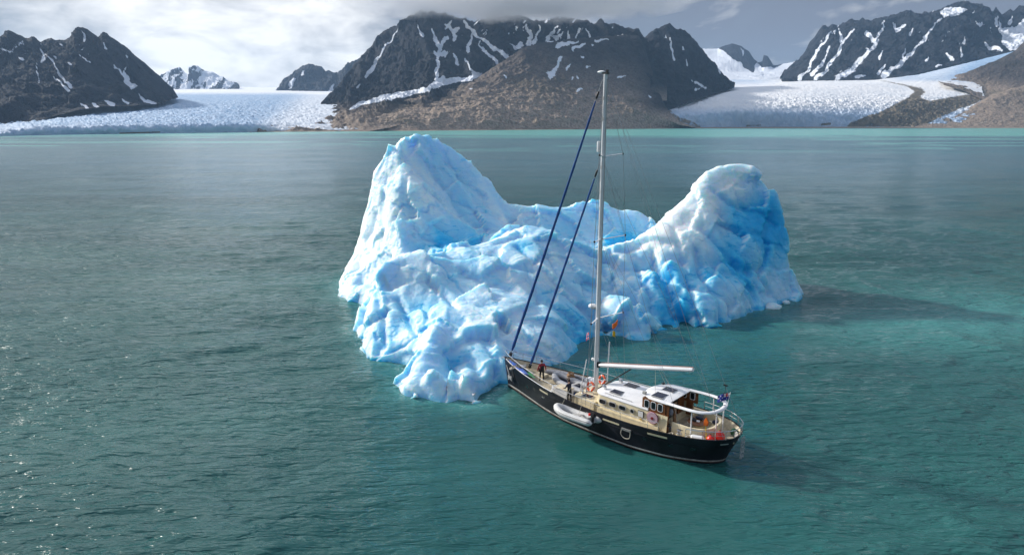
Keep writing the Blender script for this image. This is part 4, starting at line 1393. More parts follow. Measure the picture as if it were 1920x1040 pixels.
def station_pairs():
    dk = curve([(p[0], p[1], 0) for p in DECK], 6)
    wl = curve([(p[0], p[1], 0) for p in WATER], 6)
    return dk, wl


DK, WL = station_pairs()


def hull_point(i, k, out=0.0):
    """k: 0 at the water, 1 at the sheer, below 0 under water"""
    d, w = DK[i], WL[i]
    kk = max(k, 0)
    fl = kk ** 1.25
    a = w.x + (d.x - w.x) * (kk ** 1.1)
    b = w.y + (d.y - w.y) * fl
    if k < 0:
        b = w.y * (1 + 0.5 * k) if k > -1 else w.y * .4
        a = w.x + (0.4 * -k if i < 6 else (-0.9 * -k if i > len(DK) - 18 else 0))
    z = k * sheer(d.x)
    return (a, max(b, 0.0) + out, z)


def strip(mb, k0, k1, o0, o1, i0=0, i1=None, side=1, thick=None):
    i1 = len(DK) - 1 if i1 is None else i1
    rows = []
    for i in range(i0, i1 + 1):
        p0, p1 = hull_point(i, k0, o0), hull_point(i, k1, o1)
        rows.append([(p0[0], side * p0[1], p0[2]), (p1[0], side * p1[1], p1[2])])
    mb.grid(rows)


ks = [-0.45, -0.2, 0.0, 0.12, 0.25, 0.4, 0.55, 0.7, 0.85, 1.0]
h = MB()
rows = []
n = len(DK)
for i in range(n):
    rows.append([hull_point(i, k) for k in ks])
for i in range(n - 1, -1, -1):
    rows.append([(p[0], -p[1], p[2]) for p in [hull_point(i, k) for k in ks]])
h.grid(rows)
bmesh.ops.remove_doubles(h.bm, verts=h.bm.verts, dist=0.004)
hull = h.build('hull', M['hull'], yacht, 50)

# white line along the water, rubbing strake, bulwark cap
def band(name, k0, k1, out, mat, parent, i0=0, i1=None):
    m = MB()
    i1 = len(DK) - 1 if i1 is None else i1
    for side in (1, -1):
        rows = []
        for i in range(i0, i1 + 1):
            a, b = hull_point(i, k0), hull_point(i, k1)
            e = hull_point(i, k0, out)
            f = hull_point(i, k1, out)
            rows.append([(q[0] + (out if i > len(DK) - 8 else 0), side * q[1], q[2]) for q in (a, e, f, b)])
        m.grid(rows)
    return m.build(name, mat, parent)


band('waterline_stripe', 0.075, 0.125, 0.014, M['stripe'], hull)
band('rust_line', 0.052, 0.071, 0.008, M['rust'], hull)
band('rubbing_strake', 0.66, 0.695, 0.035, M['hull'], hull, 30)


def rail_path(k, inset, dz, i0, i1, side):
    out = []
    for i in range(i0, i1 + 1):
        p = hull_point(i, 1.0)
        d = DK[i]
        out.append((d.x, side * max(d.y - inset, 0.0), sheer(d.x) + dz))
    return out


# bulwark inside (cream), cap rail, deck
def offset_in(i, t):
    """deck edge moved inwards by t"""
    a, b = DK[max(i - 1, 0)], DK[min(i + 1, len(DK) - 1)]
    d = Vector((b.x - a.x, b.y - a.y, 0)).normalized()
    nrm = Vector((d.y, -d.x, 0))
    if nrm.y > 0:
        nrm = -nrm
    p = DK[i] + nrm * t
    return Vector((p.x, max(p.y, 0.0), 0))


def inner_edge(i, dz):
    """inside face of the bulwark, dz below the sheer: the flared hull moved inwards"""
    k = 1 - dz / sheer(DK[i].x)
    p = hull_point(i, k)
    d = offset_in(i, 0.11) - DK[i]
    return Vector((p[0] + d.x, max(p[1] + d.y, 0.0), 0))


m = MB()
for side in (1, -1):
    rows = []
    for i in range(len(DK)):
        p, q = DK[i], offset_in(i, 0.10)
        z = sheer(p.x)
        rows.append([(p.x, side * p.y, z - 0.01), (p.x, side * p.y, z + 0.035), (q.x, side * q.y, z + 0.035), (q.x, side * q.y, z - 0.01)])
    m.grid(rows)
m.build('cap_rail', M['hull'], yacht)
m = MB()
for side in (1, -1):
    rows = []
    for i in range(len(DK)):
        q = offset_in(i, 0.09)
        z = sheer(DK[i].x)
        e = inner_edge(i, 0.60)
        rows.append([(q.x, side * q.y, z - 0.008), (e.x, side * e.y, z - 0.60)])
    m.grid(rows)
m.build('bulwark_inside', M['sidepaint'], yacht)
m = MB()
rows = []
for i in range(len(DK)):
    q = inner_edge(i, 0.52)
    z = sheer(DK[i].x) - 0.52
    rows.append([(q.x, s * q.y, z + 0.05 * (1 - abs(s))) for s in (1, 0.66, 0.33, 0, -0.33, -0.66, -1)])
m.grid(rows)
m.build('deck', M['deck'], yacht)
# pale worn cap on the port bow
m = MB()
rows = []
for i in range(6, 34):
    p, q = DK[i], offset_in(i, 0.085)
    z = sheer(p.x) + 0.04
    rows.append([(p.x, p.y - 0.005, z), (q.x, q.y, z + 0.004)])
m.grid(rows)
m.build('rail_capping', M['white'], yacht)


def deck_z(a):
    return sheer(a) - 0.50


def hull_at(a_t, k):
    i = min(range(len(DK)), key=lambda j: abs(hull_point(j, k)[0] - a_t))
    return i, hull_point(i, k)


def hull_patch(name, a0, a1, k0, k1, out, mat, side=1, parent=None, nseg=6):
    m = MB()
    rows = []
    for t in range(nseg + 1):
        a = a0 + (a1 - a0) * t / nseg
        col = []
        for k in (k0, k1):
            js = sorted(range(len(DK)), key=lambda j: abs(hull_point(j, k)[0] - a))[:2]
            p, q = hull_point(js[0], k), hull_point(js[1], k)
            f = 0 if abs(q[0] - p[0]) < 1e-6 else (a - p[0]) / (q[0] - p[0])
            b = p[1] + (q[1] - p[1]) * f
            z = p[2] + (q[2] - p[2]) * f
            col.append((a, b, z))
        rows.append([(col[0][0], side * (col[0][1] - 0.01), col[0][2]), (col[0][0], side * (col[0][1] + out), col[0][2]), (col[1][0], side * (col[1][1] + out), col[1][2]), (col[1][0], side * (col[1][1] - 0.01), col[1][2])])
    R_ = m.grid(rows)
    m.f(R_[0])
    m.f(R_[-1])
    return m.build(name, mat, parent or hull)


for a0, a1 in ((5.1, 6.1), (11.6, 13.0), (15.2, 16.6)):
    for sd in (1, -1):
        hull_patch('scupper', a0, a1, 0.80, 0.865, 0.02, M['cream'], sd)
for a in (3.0, 5.2, 7.0, 14.8, 16.6, 18.0):
    for sd in (1, -1):
        hull_patch('hull_port', a, a + 0.36, 0.50, 0.60, 0.012, M['glass'], sd, nseg=2)
# boarding step with rope loop on the port side
i_, p_ = hull_at(13.55, 0.72)
m = MB()
m.box((13.6, p_[1] + 0.06, 1.36), (0.75, 0.16, 0.13))
m.build('boarding_step', simple('dull_step', (0.22, 0.22, 0.21), 0.7), yacht)
m = MB()
m.tube(curve([(13.25, p_[1] + 0.1, 1.34), (13.22, p_[1] + 0.12, 0.98), (13.4, p_[1] + 0.12, 0.78), (13.65, p_[1] + 0.12, 0.74), (13.9, p_[1] + 0.12, 0.84), (13.96, p_[1] + 0.12, 1.1), (13.95, p_[1] + 0.1, 1.34)], 5), 0.028, 6)
m.build('rope_loop', M['rope'], yacht)
# anchor in its pocket on the bow
m = MB()
m.tube([(0.15, 0.34, 2.1), (0.62, 0.50, 1.35)], 0.06, 8)
m.box((0.72, 0.55, 1.22), (0.55, 0.12, 0.16), rz=0.3)
m.prism([(0.45, 1.34), (0.50, 0.92), (0.72, 1.10), (0.72, 1.3)], 0.47, 0.55, 'az')
m.prism([(0.98, 1.36), (1.0, 0.95), (0.78, 1.1), (0.76, 1.3)], 0.58, 0.66, 'az')
m.build('anchor', M['gasket'], yacht)
hull_patch('anchor_pocket', 0.55, 1.25, 0.42, 0.88, 0.03, M['blk'], 1)
m = MB()
m.box((-0.40, 0.0, 2.52), (0.5, 0.34, 0.12))
m.tube([(-0.62, -0.16, 2.46), (-0.62, 0.16, 2.46)], 0.08, 10)
m.build('bow_roller', M['steel'], yacht)
m = MB()
m.box((1.55, 0.0, deck_z(1.5) + 0.2), (0.5, 0.5, 0.36))
m.tube([(1.55, -0.45, deck_z(1.5) + 0.3), (1.55, 0.45, deck_z(1.5) + 0.3)], 0.13, 10)
m.build('windlass', M['gasket'], yacht)

# ---- guard rails
def guard_rail(side, idx, h_, name):
    m = MB()
    top = [(DK[i].x, side * max(DK[i].y - 0.06, 0), sheer(DK[i].x) + h_) for i in idx]
    m.tube(top, 0.021, 6)
    o = m.build(name, M['steel'], yacht)
    m = MB()
    mid = [(p[0], p[1], p[2] - h_ * 0.5) for p in top]
    m.tube(mid, 0.009, 5)
    m.build('guard_wire', M['wire'], o)
    step = max(1, len(idx) // 9)
    for q in top[::step] + [top[-1]]:
        s = MB()
        s.tube([(q[0], q[1], q[2] - h_ + 0.02), q], 0.018, 6)
        s.build('stanchion', M['steel'], o)
    return o


N_ = len(DK)
guard_rail(1, list(range(3, 60)), 0.62, 'guard_rail')
guard_rail(-1, list(range(3, 60)), 0.62, 'guard_rail')
m = MB()
pp = [(DK[i].x, DK[i].y - 0.05, sheer(DK[i].x) + 0.60) for i in range(66, N_)] + [(DK[i].x, -(DK[i].y - 0.05), sheer(DK[i].x) + 0.60) for i in range(N_ - 1, 60, -1)]
pp = [(p[0], p[1], p[2]) for p in pp if True]
m.tube(pp, 0.026, 6)
push = m.build('stern_rail', M['steel'], yacht)
for q in pp[::6] + [pp[-1]]:
    s = MB()
    s.tube([(q[0], q[1], q[2] - 0.58), q], 0.022, 6)
    s.build('stanchion', M['steel'], push)
m = MB()
m.tube([(p[0], p[1], p[2] - 0.3) for p in pp], 0.012, 5)
m.build('guard_wire', M['wire'], push)

# ---- forward trunk with deck hatch
def house_outline(a0, a1, hb, r, n=8, taper=0.0):
    """plan outline, rounded at the front (low a)"""
    out = []
    for k in range(n + 1):
        t = R(90 * k / n)
        out.append((a0 + r - r * math.sin(t) * 1.0, (hb - taper) - r + r * math.cos(t)) if False else (a0 + r * (1 - math.sin(t)), (hb - taper - r) + r * math.cos(t)))
    left = out[::-1]                     # from front centre-ish to the side
    pts = [(a0, 0.0)] + left + [(a1, hb)]
    return pts + [(p[0], -p[1]) for p in reversed(pts[1:])]


tr = MB()
tr.prism(house_outline(8.15, 10.3, 2.02, 0.5, 6, 0.18), 1.30, 2.10)
trunk = tr.build('fore_trunk', M['cream'], yacht, 40, 0.05)
m = MB()
m.prism(rrect(9.25, 1.35, 0.86, 0.62, 0.06, 3), 2.10, 2.17)
fh = m.build('deck_hatch', M['gasket'], trunk)
m = MB()
m.prism(rrect(9.25, 1.35, 0.74, 0.50, 0.05, 3), 2.172, 2.182)
m.build('hatch_pane', M['glass'], trunk)
for a, b in ((8.55, 0.55), (8.55, -0.55), (8.6, 1.1)):
    m = MB()
    m.lathe((a, b, 2.09), [(0.13, 0), (0.13, 0.05), (0.08, 0.09), (0.075, 0.16), (0.11, 0.20), (0.10, 0.24), (0, 0.245)], 12)
    m.build('winch', M['steel'], trunk)

# ---- deckhouse
HB = 1.92
hs = MB()
ol = house_outline(9.95, 16.15, HB, 0.9, 8, 0.12)
rows = []
for z, ins in ((1.25, -0.02), (2.02, 0.0), (2.74, 0.09)):
    rows.append([(max(p[0], 9.95 + ins * 4) if p[0] < 10.9 else p[0], p[1] * (1 - ins / HB), z) for p in ol])
hs.grid([r_ + [] for r_ in [[p for p in rw] for rw in rows]], close=True)
for f_ in [f_ for f_ in hs.bm.faces if all(v_.co.x > 16.0 for v_ in f_.verts)]:
    hs.bm.faces.remove(f_)
house = hs.build('deckhouse', M['cream'], yacht, 35)
# ledge along its foot
m = MB()
m.prism(house_outline(9.75, 15.6, HB + 0.16, 0.9, 8, 0.12), 1.28, 1.86)
m.build('ledge', M['cream'], house, 35, 0.03)


def crowned_roof(mb, ol, ac, z0, edge, crown, over):
    rings = []
    def ring(s, z, grow=0.0):
        return [((ac + (p[0] - ac) * s) + (grow if p[0] > ac else -grow), p[1] * s + (grow if p[1] > 0 else (-grow if p[1] < 0 else 0)), z) for p in ol]
    rings.append(ring(1, z0, over - 0.03))
    rings.append(ring(1, z0, over))
    rings.append(ring(1, z0 + edge * 0.7, over))
    rings.append(ring(1, z0 + edge, over - 0.05))
    for s in (0.9, 0.75, 0.55, 0.35, 0.15):
        rings.append(ring(s, z0 + edge + crown * (1 - s * s) + 0.01))
    R_ = mb.grid(rings, close=True)
    mb.f(R_[-1])
    mb.f(R_[0])


m = MB()
crowned_roof(m, [(min(p[0], 14.6), p[1] * 0.955) for p in ol], 12.3, 2.742, 0.08, 0.20, 0.02)
roof = m.build('roof', M['white'], yacht, 35)


def roof_panel(name, a, b, z, la, lb, mat, parent, tilt=0.0, frame=None):
    m = MB()
    m.box((a, b, z), (la + 0.08, lb + 0.08, 0.05), ry=0)
    f = m.build(name, frame or M['gasket'], parent, 40, 0.01)
    m = MB()
    m.box((a, b, z + 0.031), (la, lb, 0.014))
    m.build('panel_glass', mat, parent)
    return f


roof_panel('roof_hatch', 11.55, 0.98, 2.985, 0.85, 0.62, M['solar'], roof)
roof_panel('roof_hatch', 11.7, -0.72, 3.015, 0.95, 0.66, M['solar'], roof)
for a, b in ((10.5, 0.95), (10.75, -0.85)):
    m = MB()
    m.tube(curve([(a, b, 2.88), (a, b, 3.05), (a - 0.05, b, 3.14), (a - 0.18, b, 3.14)], 4), [0.10] * 4 + [0.11] * 4 + [0.12] * 4 + [0.15], 10)
    m.build('vent_cowl', M['steel'], roof)
for sd in (1, -1):
    m = MB()
    m.tube([(10.9, sd * 1.55, 2.95), (13.2, sd * 1.62, 2.95)], 0.022, 6)
    for a in (10.9, 11.65, 12.4, 13.2):
        m.tube([(a, sd * (1.55 + 0.03 * (a - 10.9)), 2.80), (a, sd * (1.55 + 0.03 * (a - 10.9)), 2.95)], 0.016, 5)
    m.build('grab_rail', M['gasket'], roof)


def side_window(a, z, w, hh, r, y, side, parent, round_=False, fw=0.055, fm='gasket'):
    lean = 0.0
    o1 = rrect(a, z, w, hh, r)
    m = MB()
    m.prism(rrect(a, z, w + 2 * fw, hh + 2 * fw, r + fw), side * (y - 0.05), side * (y + 0.022), 'az')
    f = m.build('window_frame', M[fm], parent)
    m = MB()
    m.prism(o1, side * (y + 0.005), side * (y + 0.030), 'az')
    m.build('window_pane', M['glass'], parent)


for sd in (1, -1):
    for a in (10.95, 11.78, 12.62):
        side_window(a, 2.38, 0.52, 0.28, 0.12, 1.90, sd, house)
    side_window(13.42, 2.37, 0.25, 0.25, 0.124, 1.90, sd, house)
# notice board, hose reel
m = MB()
m.prism(rrect(14.12, 2.36, 0.44, 0.46, 0.02, 2), 1.86, 1.925, 'az')
m.build('board_frame', M['blk'], house)
m = MB()
m.prism(rrect(14.12, 2.36, 0.38, 0.40, 0.02, 2), 1.91, 1.932, 'az')
for k in range(4):
    pass
nb = m.build('notice_board', M['white'], house)
m = MB()
for k in range(4):
    m.prism(rrect(14.12, 2.48 - 0.075 * k, 0.28, 0.018, 0.004, 1), 1.93, 1.936, 'az')
m.build('printed_lines', M['gasket'], house)
m = MB()
m.box((14.14, 1.93, 2.03), (0.13, 0.08, 0.14))
m.build('yellow_tag', M['yellow'], house)
m = MB()
m.lathe((15.1, 1.90, 2.40), [(0.10, 0.0), (0.40, 0.0), (0.42, 0.03), (0.42, 0.12), (0.40, 0.15), (0.12, 0.15), (0.10, 0.17), (0.0, 0.17)], 24, (0, 1, 0))
reel = m.build('hose_reel', M['pink'], house)
m = MB()
m.torus((15.1, 1.99, 2.40), 0.425, 0.03, (0, 1, 0), 24, 6)
m.lathe((15.1, 2.05, 2.40), [(0.11, 0.0), (0.11, 0.03), (0.0, 0.03)], 14, (0, 1, 0))
m.build('reel_rim', simple('dull_red_rim', (0.22, 0.02, 0.03), 0.5), house)
m = MB()
m.lathe((15.75, 1.90, 2.55), [(0.09, 0), (0.09, 0.05), (0.0, 0.05)], 12, (0, 1, 0))
m.build('vent', M['cream'], house)

# ---- pilothouse
PH0, PH1, PB = 14.1, 16.55, 1.72
ph_root = None
m = MB()
for sd in (1, -1):
    a1 = 15.85 if sd == 1 else PH1
    m.box(((PH0 + a1) / 2, sd * (PB - 0.04), 3.10), (a1 - PH0, 0.08, 0.86))
m.box((PH0 + 0.04, 0, 3.10), (0.08, 2 * PB - 0.16, 0.86))
pil = m.build('pilothouse', M['wood'], yacht, 40)
for k, a in enumerate((14.45, 14.97, 15.49)):
    side_window(a, 3.16, 0.32, 0.50, 0.09, PB, 1, pil, fw=0.045, fm='white')
for k, a in enumerate((14.45, 14.97, 15.49, 16.15)):
    side_window(a, 3.16, 0.32, 0.50, 0.09, PB, -1, pil, fw=0.045, fm='white')
    m = MB()
    m.prism(rrect(a, 3.16, 0.40, 0.58, 0.1), -(PB - 0.115), -(PB - 0.082), 'az')
    m.build('window_frame', M['white'], pil)
    m = MB()
    m.prism(rrect(a, 3.16, 0.30, 0.48, 0.08), -(PB - 0.12), -(PB - 0.10), 'az')
    m.build('window_pane', M['glass'], pil)
for b in (-1.05, -0.35, 0.35, 1.05):
    m = MB()
    m.prism(rrect(b, 3.18, 0.58, 0.50, 0.08), PH0 - 0.03, PH0 + 0.02, 'bz')
    m.build('window_frame', M['white'], pil)
    m = MB()
    m.prism(rrect(b, 3.18, 0.48, 0.40, 0.07), PH0 - 0.045, PH0 + 0.0, 'bz')
    m.build('window_pane', M['glass'], pil)
# inside bulkhead and companionway under the pilothouse, open aft
m = MB()
m.box((15.45, 1.05, 2.52), (0.08, 1.3, 1.95))
m.build('wooden_bulkhead', M['wood'], pil)
m = MB()
m.box((15.45, -1.28, 2.52), (0.08, 0.85, 1.95))
m.build('wooden_bulkhead', M['wood'], pil)
m = MB()
m.box((15.9, 1.74, 2.20), (0.5, 0.05, 1.1))
m.build('inner_lining', M['wood'], pil)
m = MB()
m.box((15.9, -1.74, 2.20), (0.5, 0.05, 1.1))
m.build('inner_lining', M['wood'], pil)
m = MB()
m.box((15.40, -0.25, 2.5), (0.05, 1.4, 1.9))
m.build('companionway', M['blk'], pil)
m = MB()
m.box((16.02, 1.62, 2.35), (0.14, 0.10, 2.3))
m.build('door_post', M['wood'], pil)
m = MB()
m.box((15.98, 0.55, 2.35), (0.12, 0.34, 1.9))
m.build('oilskin', M['tan'], pil, 40, 0.04)
m = MB()
m.ball((16.0, 1.12, 2.78), (0.15, 0.2, 0.26))
m.build('hanging_bag', M['greycloth'], pil)
# roof with its arch
PO = [(13.62, 0.0), (13.70, 0.55), (13.88, 1.0), (14.2, 1.40), (14.6, 1.64), (15.2, 1.72), (16.0, 1.74)]
PO = PO + [(p[0], -p[1]) for p in reversed(PO[1:])]
m = MB()
crowned_roof(m, PO, 15.0, 3.535, 0.07, 0.13, 0.03)
proof = m.build('pilothouse_roof', M['white'], yacht, 35)
roof_panel('solar_panel', 15.02, 1.02, 3.715, 0.80, 0.86, M['solar'], proof)
roof_panel('solar_panel', 15.05, -0.28, 3.73, 0.84, 0.66, M['solar'], proof)
for b in (0.0,):
    m = MB()
    m.box((15.72, 0, 3.655), (0.03, 2.9, 0.03))
    m.box((15.55, 0, 3.665), (0.02, 2.9, 0.02))
    m.build('roof_seam', M['gasket'], proof)
m = MB()
m.box((14.0, 1.30, 3.72), (0.28, 0.2, 0.22))
m.build('searchlight', M['gasket'], proof, 40, 0.03)
m = MB()
m.ball((14.05, -1.15, 3.70), (0.14, 0.14, 0.08))
m.build('roof_lamp', M['blk'], proof)
m = MB()
path = curve([(15.9, 1.58, 3.57), (16.9, 1.64, 3.57), (17.8, 1.62, 3.57), (18.45, 1.42, 3.57), (18.9, 0.95, 3.57), (19.08, 0.3, 3.57), (19.08, -0.3, 3.57), (18.9, -0.95, 3.57), (18.45, -1.42, 3.57), (17.8, -1.62, 3.57), (16.9, -1.64, 3.57), (15.9, -1.58, 3.57)], 6)
m.tube(path, 0.155, 10, flat=0.62)
arch = m.build('stern_arch', M['white'], yacht)
for a, b, z in ((17.75, 1.6, 1.5), (17.75, -1.6, 1.5), (18.95, 0.45, 1.6), (18.95, -0.6, 1.6)):
    m = MB()
    m.tube([(a, b, z), (a, b, 3.55)], 0.045, 8)
    m.build('arch_post', M['white'], arch)

# ---- cockpit coaming, sole, helm seat, table
m = MB()
cp = curve([(16.35, 1.62, 0), (17.2, 1.66, 0), (17.9, 1.58, 0), (18.45, 1.30, 0), (18.8, 0.75, 0), (18.88, 0.0, 0), (18.8, -0.75, 0), (18.45, -1.30, 0), (17.9, -1.58, 0), (17.2, -1.66, 0), (16.35, -1.62, 0)], 5)
ctr = Vector((17.0, 0, 0))
rows = []
for p in cp:
    d = (p - ctr)
    d.normalize()
    q = p - d * 0.16
    rows.append([(p.x, p.y, 1.44), (p.x, p.y, 2.30), (p.x - d.x * 0.02, p.y - d.y * 0.02, 2.34), (q.x, q.y, 2.34), (q.x, q.y, 1.6)])
m.grid(rows)
coam = m.build('cockpit_coaming', M['cream'], yacht, 40)
m = MB()
m.prism([(p.x, p.y * 0.97) for p in cp], 1.55, 1.60)
m.build('cockpit_sole', M['deck'], coam)
m = MB()
rows = []
for p in cp[12:-12]:
    d = (p - ctr).normalized()
    rows.append([(p.x - d.x * 0.16, p.y - d.y * 0.16, 2.0), (p.x - d.x * 0.62, p.y - d.y * 0.62, 2.0), (p.x - d.x * 0.62, p.y - d.y * 0.62, 1.6)])
m.grid(rows)
m.build('cockpit_bench', M['cream'], coam)
m = MB()
m.box((16.55, 0.9, 1.72), (1.0, 1.1, 0.24))
m.build('cockpit_mat', M['greycloth'], coam, 40, 0.05)

# ---- mast, spreaders, boom
mast = empty('mast', (0, 0, 0), 0)
mast.parent = yacht
bpy.data.objects.remove(mast)
m = MB()
MASTP = lambda z: (9.0 + 0.0035 * (z - 2.1), 0.0, z)
m.tube([MASTP(z) for z in (1.4, 8, 14, 20, 23.5, 25.2)], [0.20, 0.20, 0.19, 0.175, 0.155, 0.15], 14, flat=0.78)
mast = m.build('mast', M['alu'], yacht)
m = MB()
m.tube([(MASTP(z)[0] + 0.16, 0, z) for z in (4.8, 14, 24.8)], 0.03, 6)
m.build('mast_track', M['gasket'], mast)
TIPS = []
for z, b, da in ((7.85, 2.05, 0.85), (13.75, 1.95, 0.85), (19.65, 1.45, 0.7)):
    for sd in (1, -1):
        tip = (MASTP(z)[0] + da, sd * b, z + 0.16)
        TIPS.append((z, sd, tip))
        m = MB()
        m.tube([(MASTP(z)[0] + 0.05, sd * 0.12, z), tip], [0.075, 0.05], 8, flat=0.55)
        sp_ = m.build('spreader', M['white'], mast)
        m = MB()
        m.ball(tip, 0.075, 8, 6)
        m.build('spreader_tip', M['blk'], mast)
m = MB()
m.box((MASTP(25.2)[0], 0, 25.25), (0.42, 0.24, 0.10))
m.box((MASTP(25.2)[0] + 0.12, 0, 25.38), (0.12, 0.16, 0.2))
m.build('masthead_crane', M['blk'], mast)
m = MB()
m.ball((8.72, 0.02, 25.36), (0.34, 0.12, 0.09), 10, 6)
m.build('wind_sensor', M['white'], mast)
m = MB()
m.lathe((8.66, 0.0, 19.95), [(0.0, -0.02), (0.11, 0.0), (0.12, 0.08), (0.12, 0.66), (0.11, 0.72), (0.0, 0.74)], 12)
m.build('radar_reflector', M['white'], mast)
m = MB()
m.lathe((8.5, 0.0, 8.55), [(0.0, 0.0), (0.22, 0.0), (0.30, 0.06), (0.30, 0.18), (0.22, 0.26), (0.0, 0.28)], 16)
m.build('radar_dome', M['white'], mast)
m = MB()
m.box((8.68, 0, 8.5), (0.42, 0.14, 0.06))
m.build('radar_bracket', M['gasket'], mast)
m = MB()
m.box((9.2, 0, 4.25), (0.22, 0.26, 0.42))
m.build('gooseneck', M['blk'], mast)
m = MB()
m.ball((8.68, 0.0, 4.55), 0.13, 10, 8)
m.build('deck_light', M['white'], mast)
for zz in (17.2, 18.9, 22.2, 23.6, 16.0, 12.6, 11.2):
    m = MB()
    m.box((MASTP(zz)[0] - 0.02, 0.155, zz), (0.16, 0.03, 0.22))
    m.build('mast_fitting', M['gasket'], mast)
# boom
B1, B2 = Vector((9.3, 0, 4.25)), Vector((16.7, -0.35, 5.62))
m = MB()
m.tube([B1, B1.lerp(B2, 0.03), B1.lerp(B2, 0.97), B2], [0.17, 0.22, 0.22, 0.20], 12, flat=0.7)
boom = m.build('boom', M['alu'], yacht)
m = MB()
m.tube([B1.lerp(B2, 0.02) + Vector((0, 0, 0.19)), B2 + Vector((0, 0, 0.17))], 0.035, 6)
m.build('boom_track', simple('reddish_track', (0.30, 0.14, 0.11), 0.6), boom)
m = MB()
m.tube([Vector((9.25, 0, 2.35)), B1.lerp(B2, 0.36) + Vector((0, 0, -0.2))], 0.05, 8)
m.build('boom_vang', M['blk'], boom)
m = MB()
for f_, tgt in ((0.62, (14.6, 0.9, 3.7)), (0.66, (14.9, -0.3, 3.75)), (0.68, (15.4, -0.2, 3.75))):
    m.tube([B1.lerp(B2, f_) + Vector((0, 0, -0.18)), tgt], 0.014, 5)
m.build('mainsheet', M['rope'], boom)

# ---- standing rigging and furled headsails
def stay_wire(name, pts, r=0.013):
    m = MB()
    m.tube(pts, r, 5)
    return m.build(name, M['wire'], yacht)


def furled(p0, p1, r, name):
    P0, P1 = Vector(p0), Vector(p1)
    m = MB()
    m.tube([P0, P1], 0.02, 6)
    st = m.build('forestay', M['wire'], yacht)
    m = MB()
    N = 40
    path, rad = [], []
    sag = (P1 - P0).length * 0.004
    for k in range(N + 1):
        t = 0.035 + 0.90 * k / N
        q = P0.lerp(P1, t)
        q.z -= sag * 4 * t * (1 - t)
        path.append(q)
        rad.append(r * (1.15 - 0.55 * t) * (0.9 + 0.1 * math.sin(k * 1.9)) * (0.55 if k in (0, N) else 1))
    m.tube(path, rad, 10)
    m.build('furled_sail', M['navy'], st)
    m = MB()
    d = (P1 - P0).normalized()
    m.lathe(P0 + d * 0.25, [(0.05, 0), (0.15, 0.02), (0.15, 0.10), (0.06, 0.14), (0.06, 0.22), (0.15, 0.24), (0.15, 0.27), (0.0, 0.28)], 12, d)
    m.build('furler_drum', M['blk'], st)
    m = MB()
    m.lathe(P0.lerp(P1, 0.94), [(0.03, 0), (0.07, 0.05), (0.07, 0.5), (0.03, 0.55)], 8, d)
    m.build('halyard_swivel', M['blk'], st)


furled((0.15, 0, 2.62), (8.86, 0, 24.9), 0.13, 'genoa')
furled((2.30, 0, 2.1), (8.80, 0, 19.2), 0.115, 'staysail')
for sd in (1, -1):
    tips = [t[2] for t in TIPS if t[1] == sd]
    ch = (9.95, sd * 2.62, 1.95)
    stay_wire('cap_shroud', [ch, tips[0], tips[1], tips[2], MASTP(24.9)], 0.014)
    stay_wire('lower_shroud', [(9.5, sd * 2.58, 1.95), (MASTP(7.7)[0], sd * 0.12, 7.7)], 0.012)
    stay_wire('lower_shroud', [(10.6, sd * 2.62, 1.95), (MASTP(7.7)[0], sd * 0.12, 7.7)], 0.012)
    stay_wire('diagonal_shroud', [tips[0], (MASTP(13.5)[0], sd * 0.12, 13.5)], 0.011)
    stay_wire('diagonal_shroud', [tips[1], (MASTP(19.4)[0], sd * 0.12, 19.4)], 0.011)
    stay_wire('backstay', [(19.9, sd * 1.3, 2.2), MASTP(25.1)], 0.012)
    stay_wire('running_backstay', [(17.6, sd * 2.45, 2.1), (MASTP(19.3)[0], 0, 19.3)], 0.010)
    stay_wire('flag_halyard', [(9.7, sd * 2.35, 2.0), (MASTP(7.9)[0] + 0.5, sd * 1.2, 7.95)], 0.008)
for k, (t, f_) in enumerate(((14.0, 0.45), (14.0, 0.8), (14.0, 0.62))):
    stay_wire('lazy_jack', [(MASTP(14)[0] + 0.1, 0, t), B1.lerp(B2, f_) + Vector((0, 0.1, 0.1))], 0.008)
stay_wire('topping_lift', [(MASTP(25)[0] + 0.15, 0, 25.0), B2 + Vector((-0.2, 0, 0.1))], 0.009)
stay_wire('halyard', [(8.7, 0.05, 2.2), (8.9, 0.05, 24.6)], 0.010)
stay_wire('halyard', [(8.45, 0.35, 2.2), (8.9, 0.05, 24.6)], 0.009)
# whisker pole upright beside the mast
m = MB()
m.tube([(8.15, 0.9, 1.75), (8.45, 0.5, 4.6)], 0.04, 8)
m.build('mast_pole', M['alu'], yacht)
m = MB()
m.tube([(9.6, -0.6, 2.1), (9.75, -0.55, 6.0)], 0.045, 8)
m.build('whisker_pole', M['alu'], yacht)
# bow details
for a in (2.7, 4.6):
    for sd in (1, -1):
        m = MB()
        z = deck_z(a)
        b = interp(DECK, a) - 0.35
        m.tube([(a - 0.12, sd * b, z), (a - 0.12, sd * b, z + 0.3)], 0.06, 8)
        m.tube([(a + 0.12, sd * b, z), (a + 0.12, sd * b, z + 0.3)], 0.06, 8)
        m.tube([(a - 0.28, sd * b, z + 0.2), (a + 0.28, sd * b, z + 0.2)], 0.035, 8)
        m.build('mooring_bitt', M['blk'], yacht)
m = MB()
m.box((3.4, -0.35, deck_z(3.4) + 0.12), (0.9, 0.8, 0.22))
m.build('fore_hatch', M['sidepaint'], yacht, 40, 0.04)
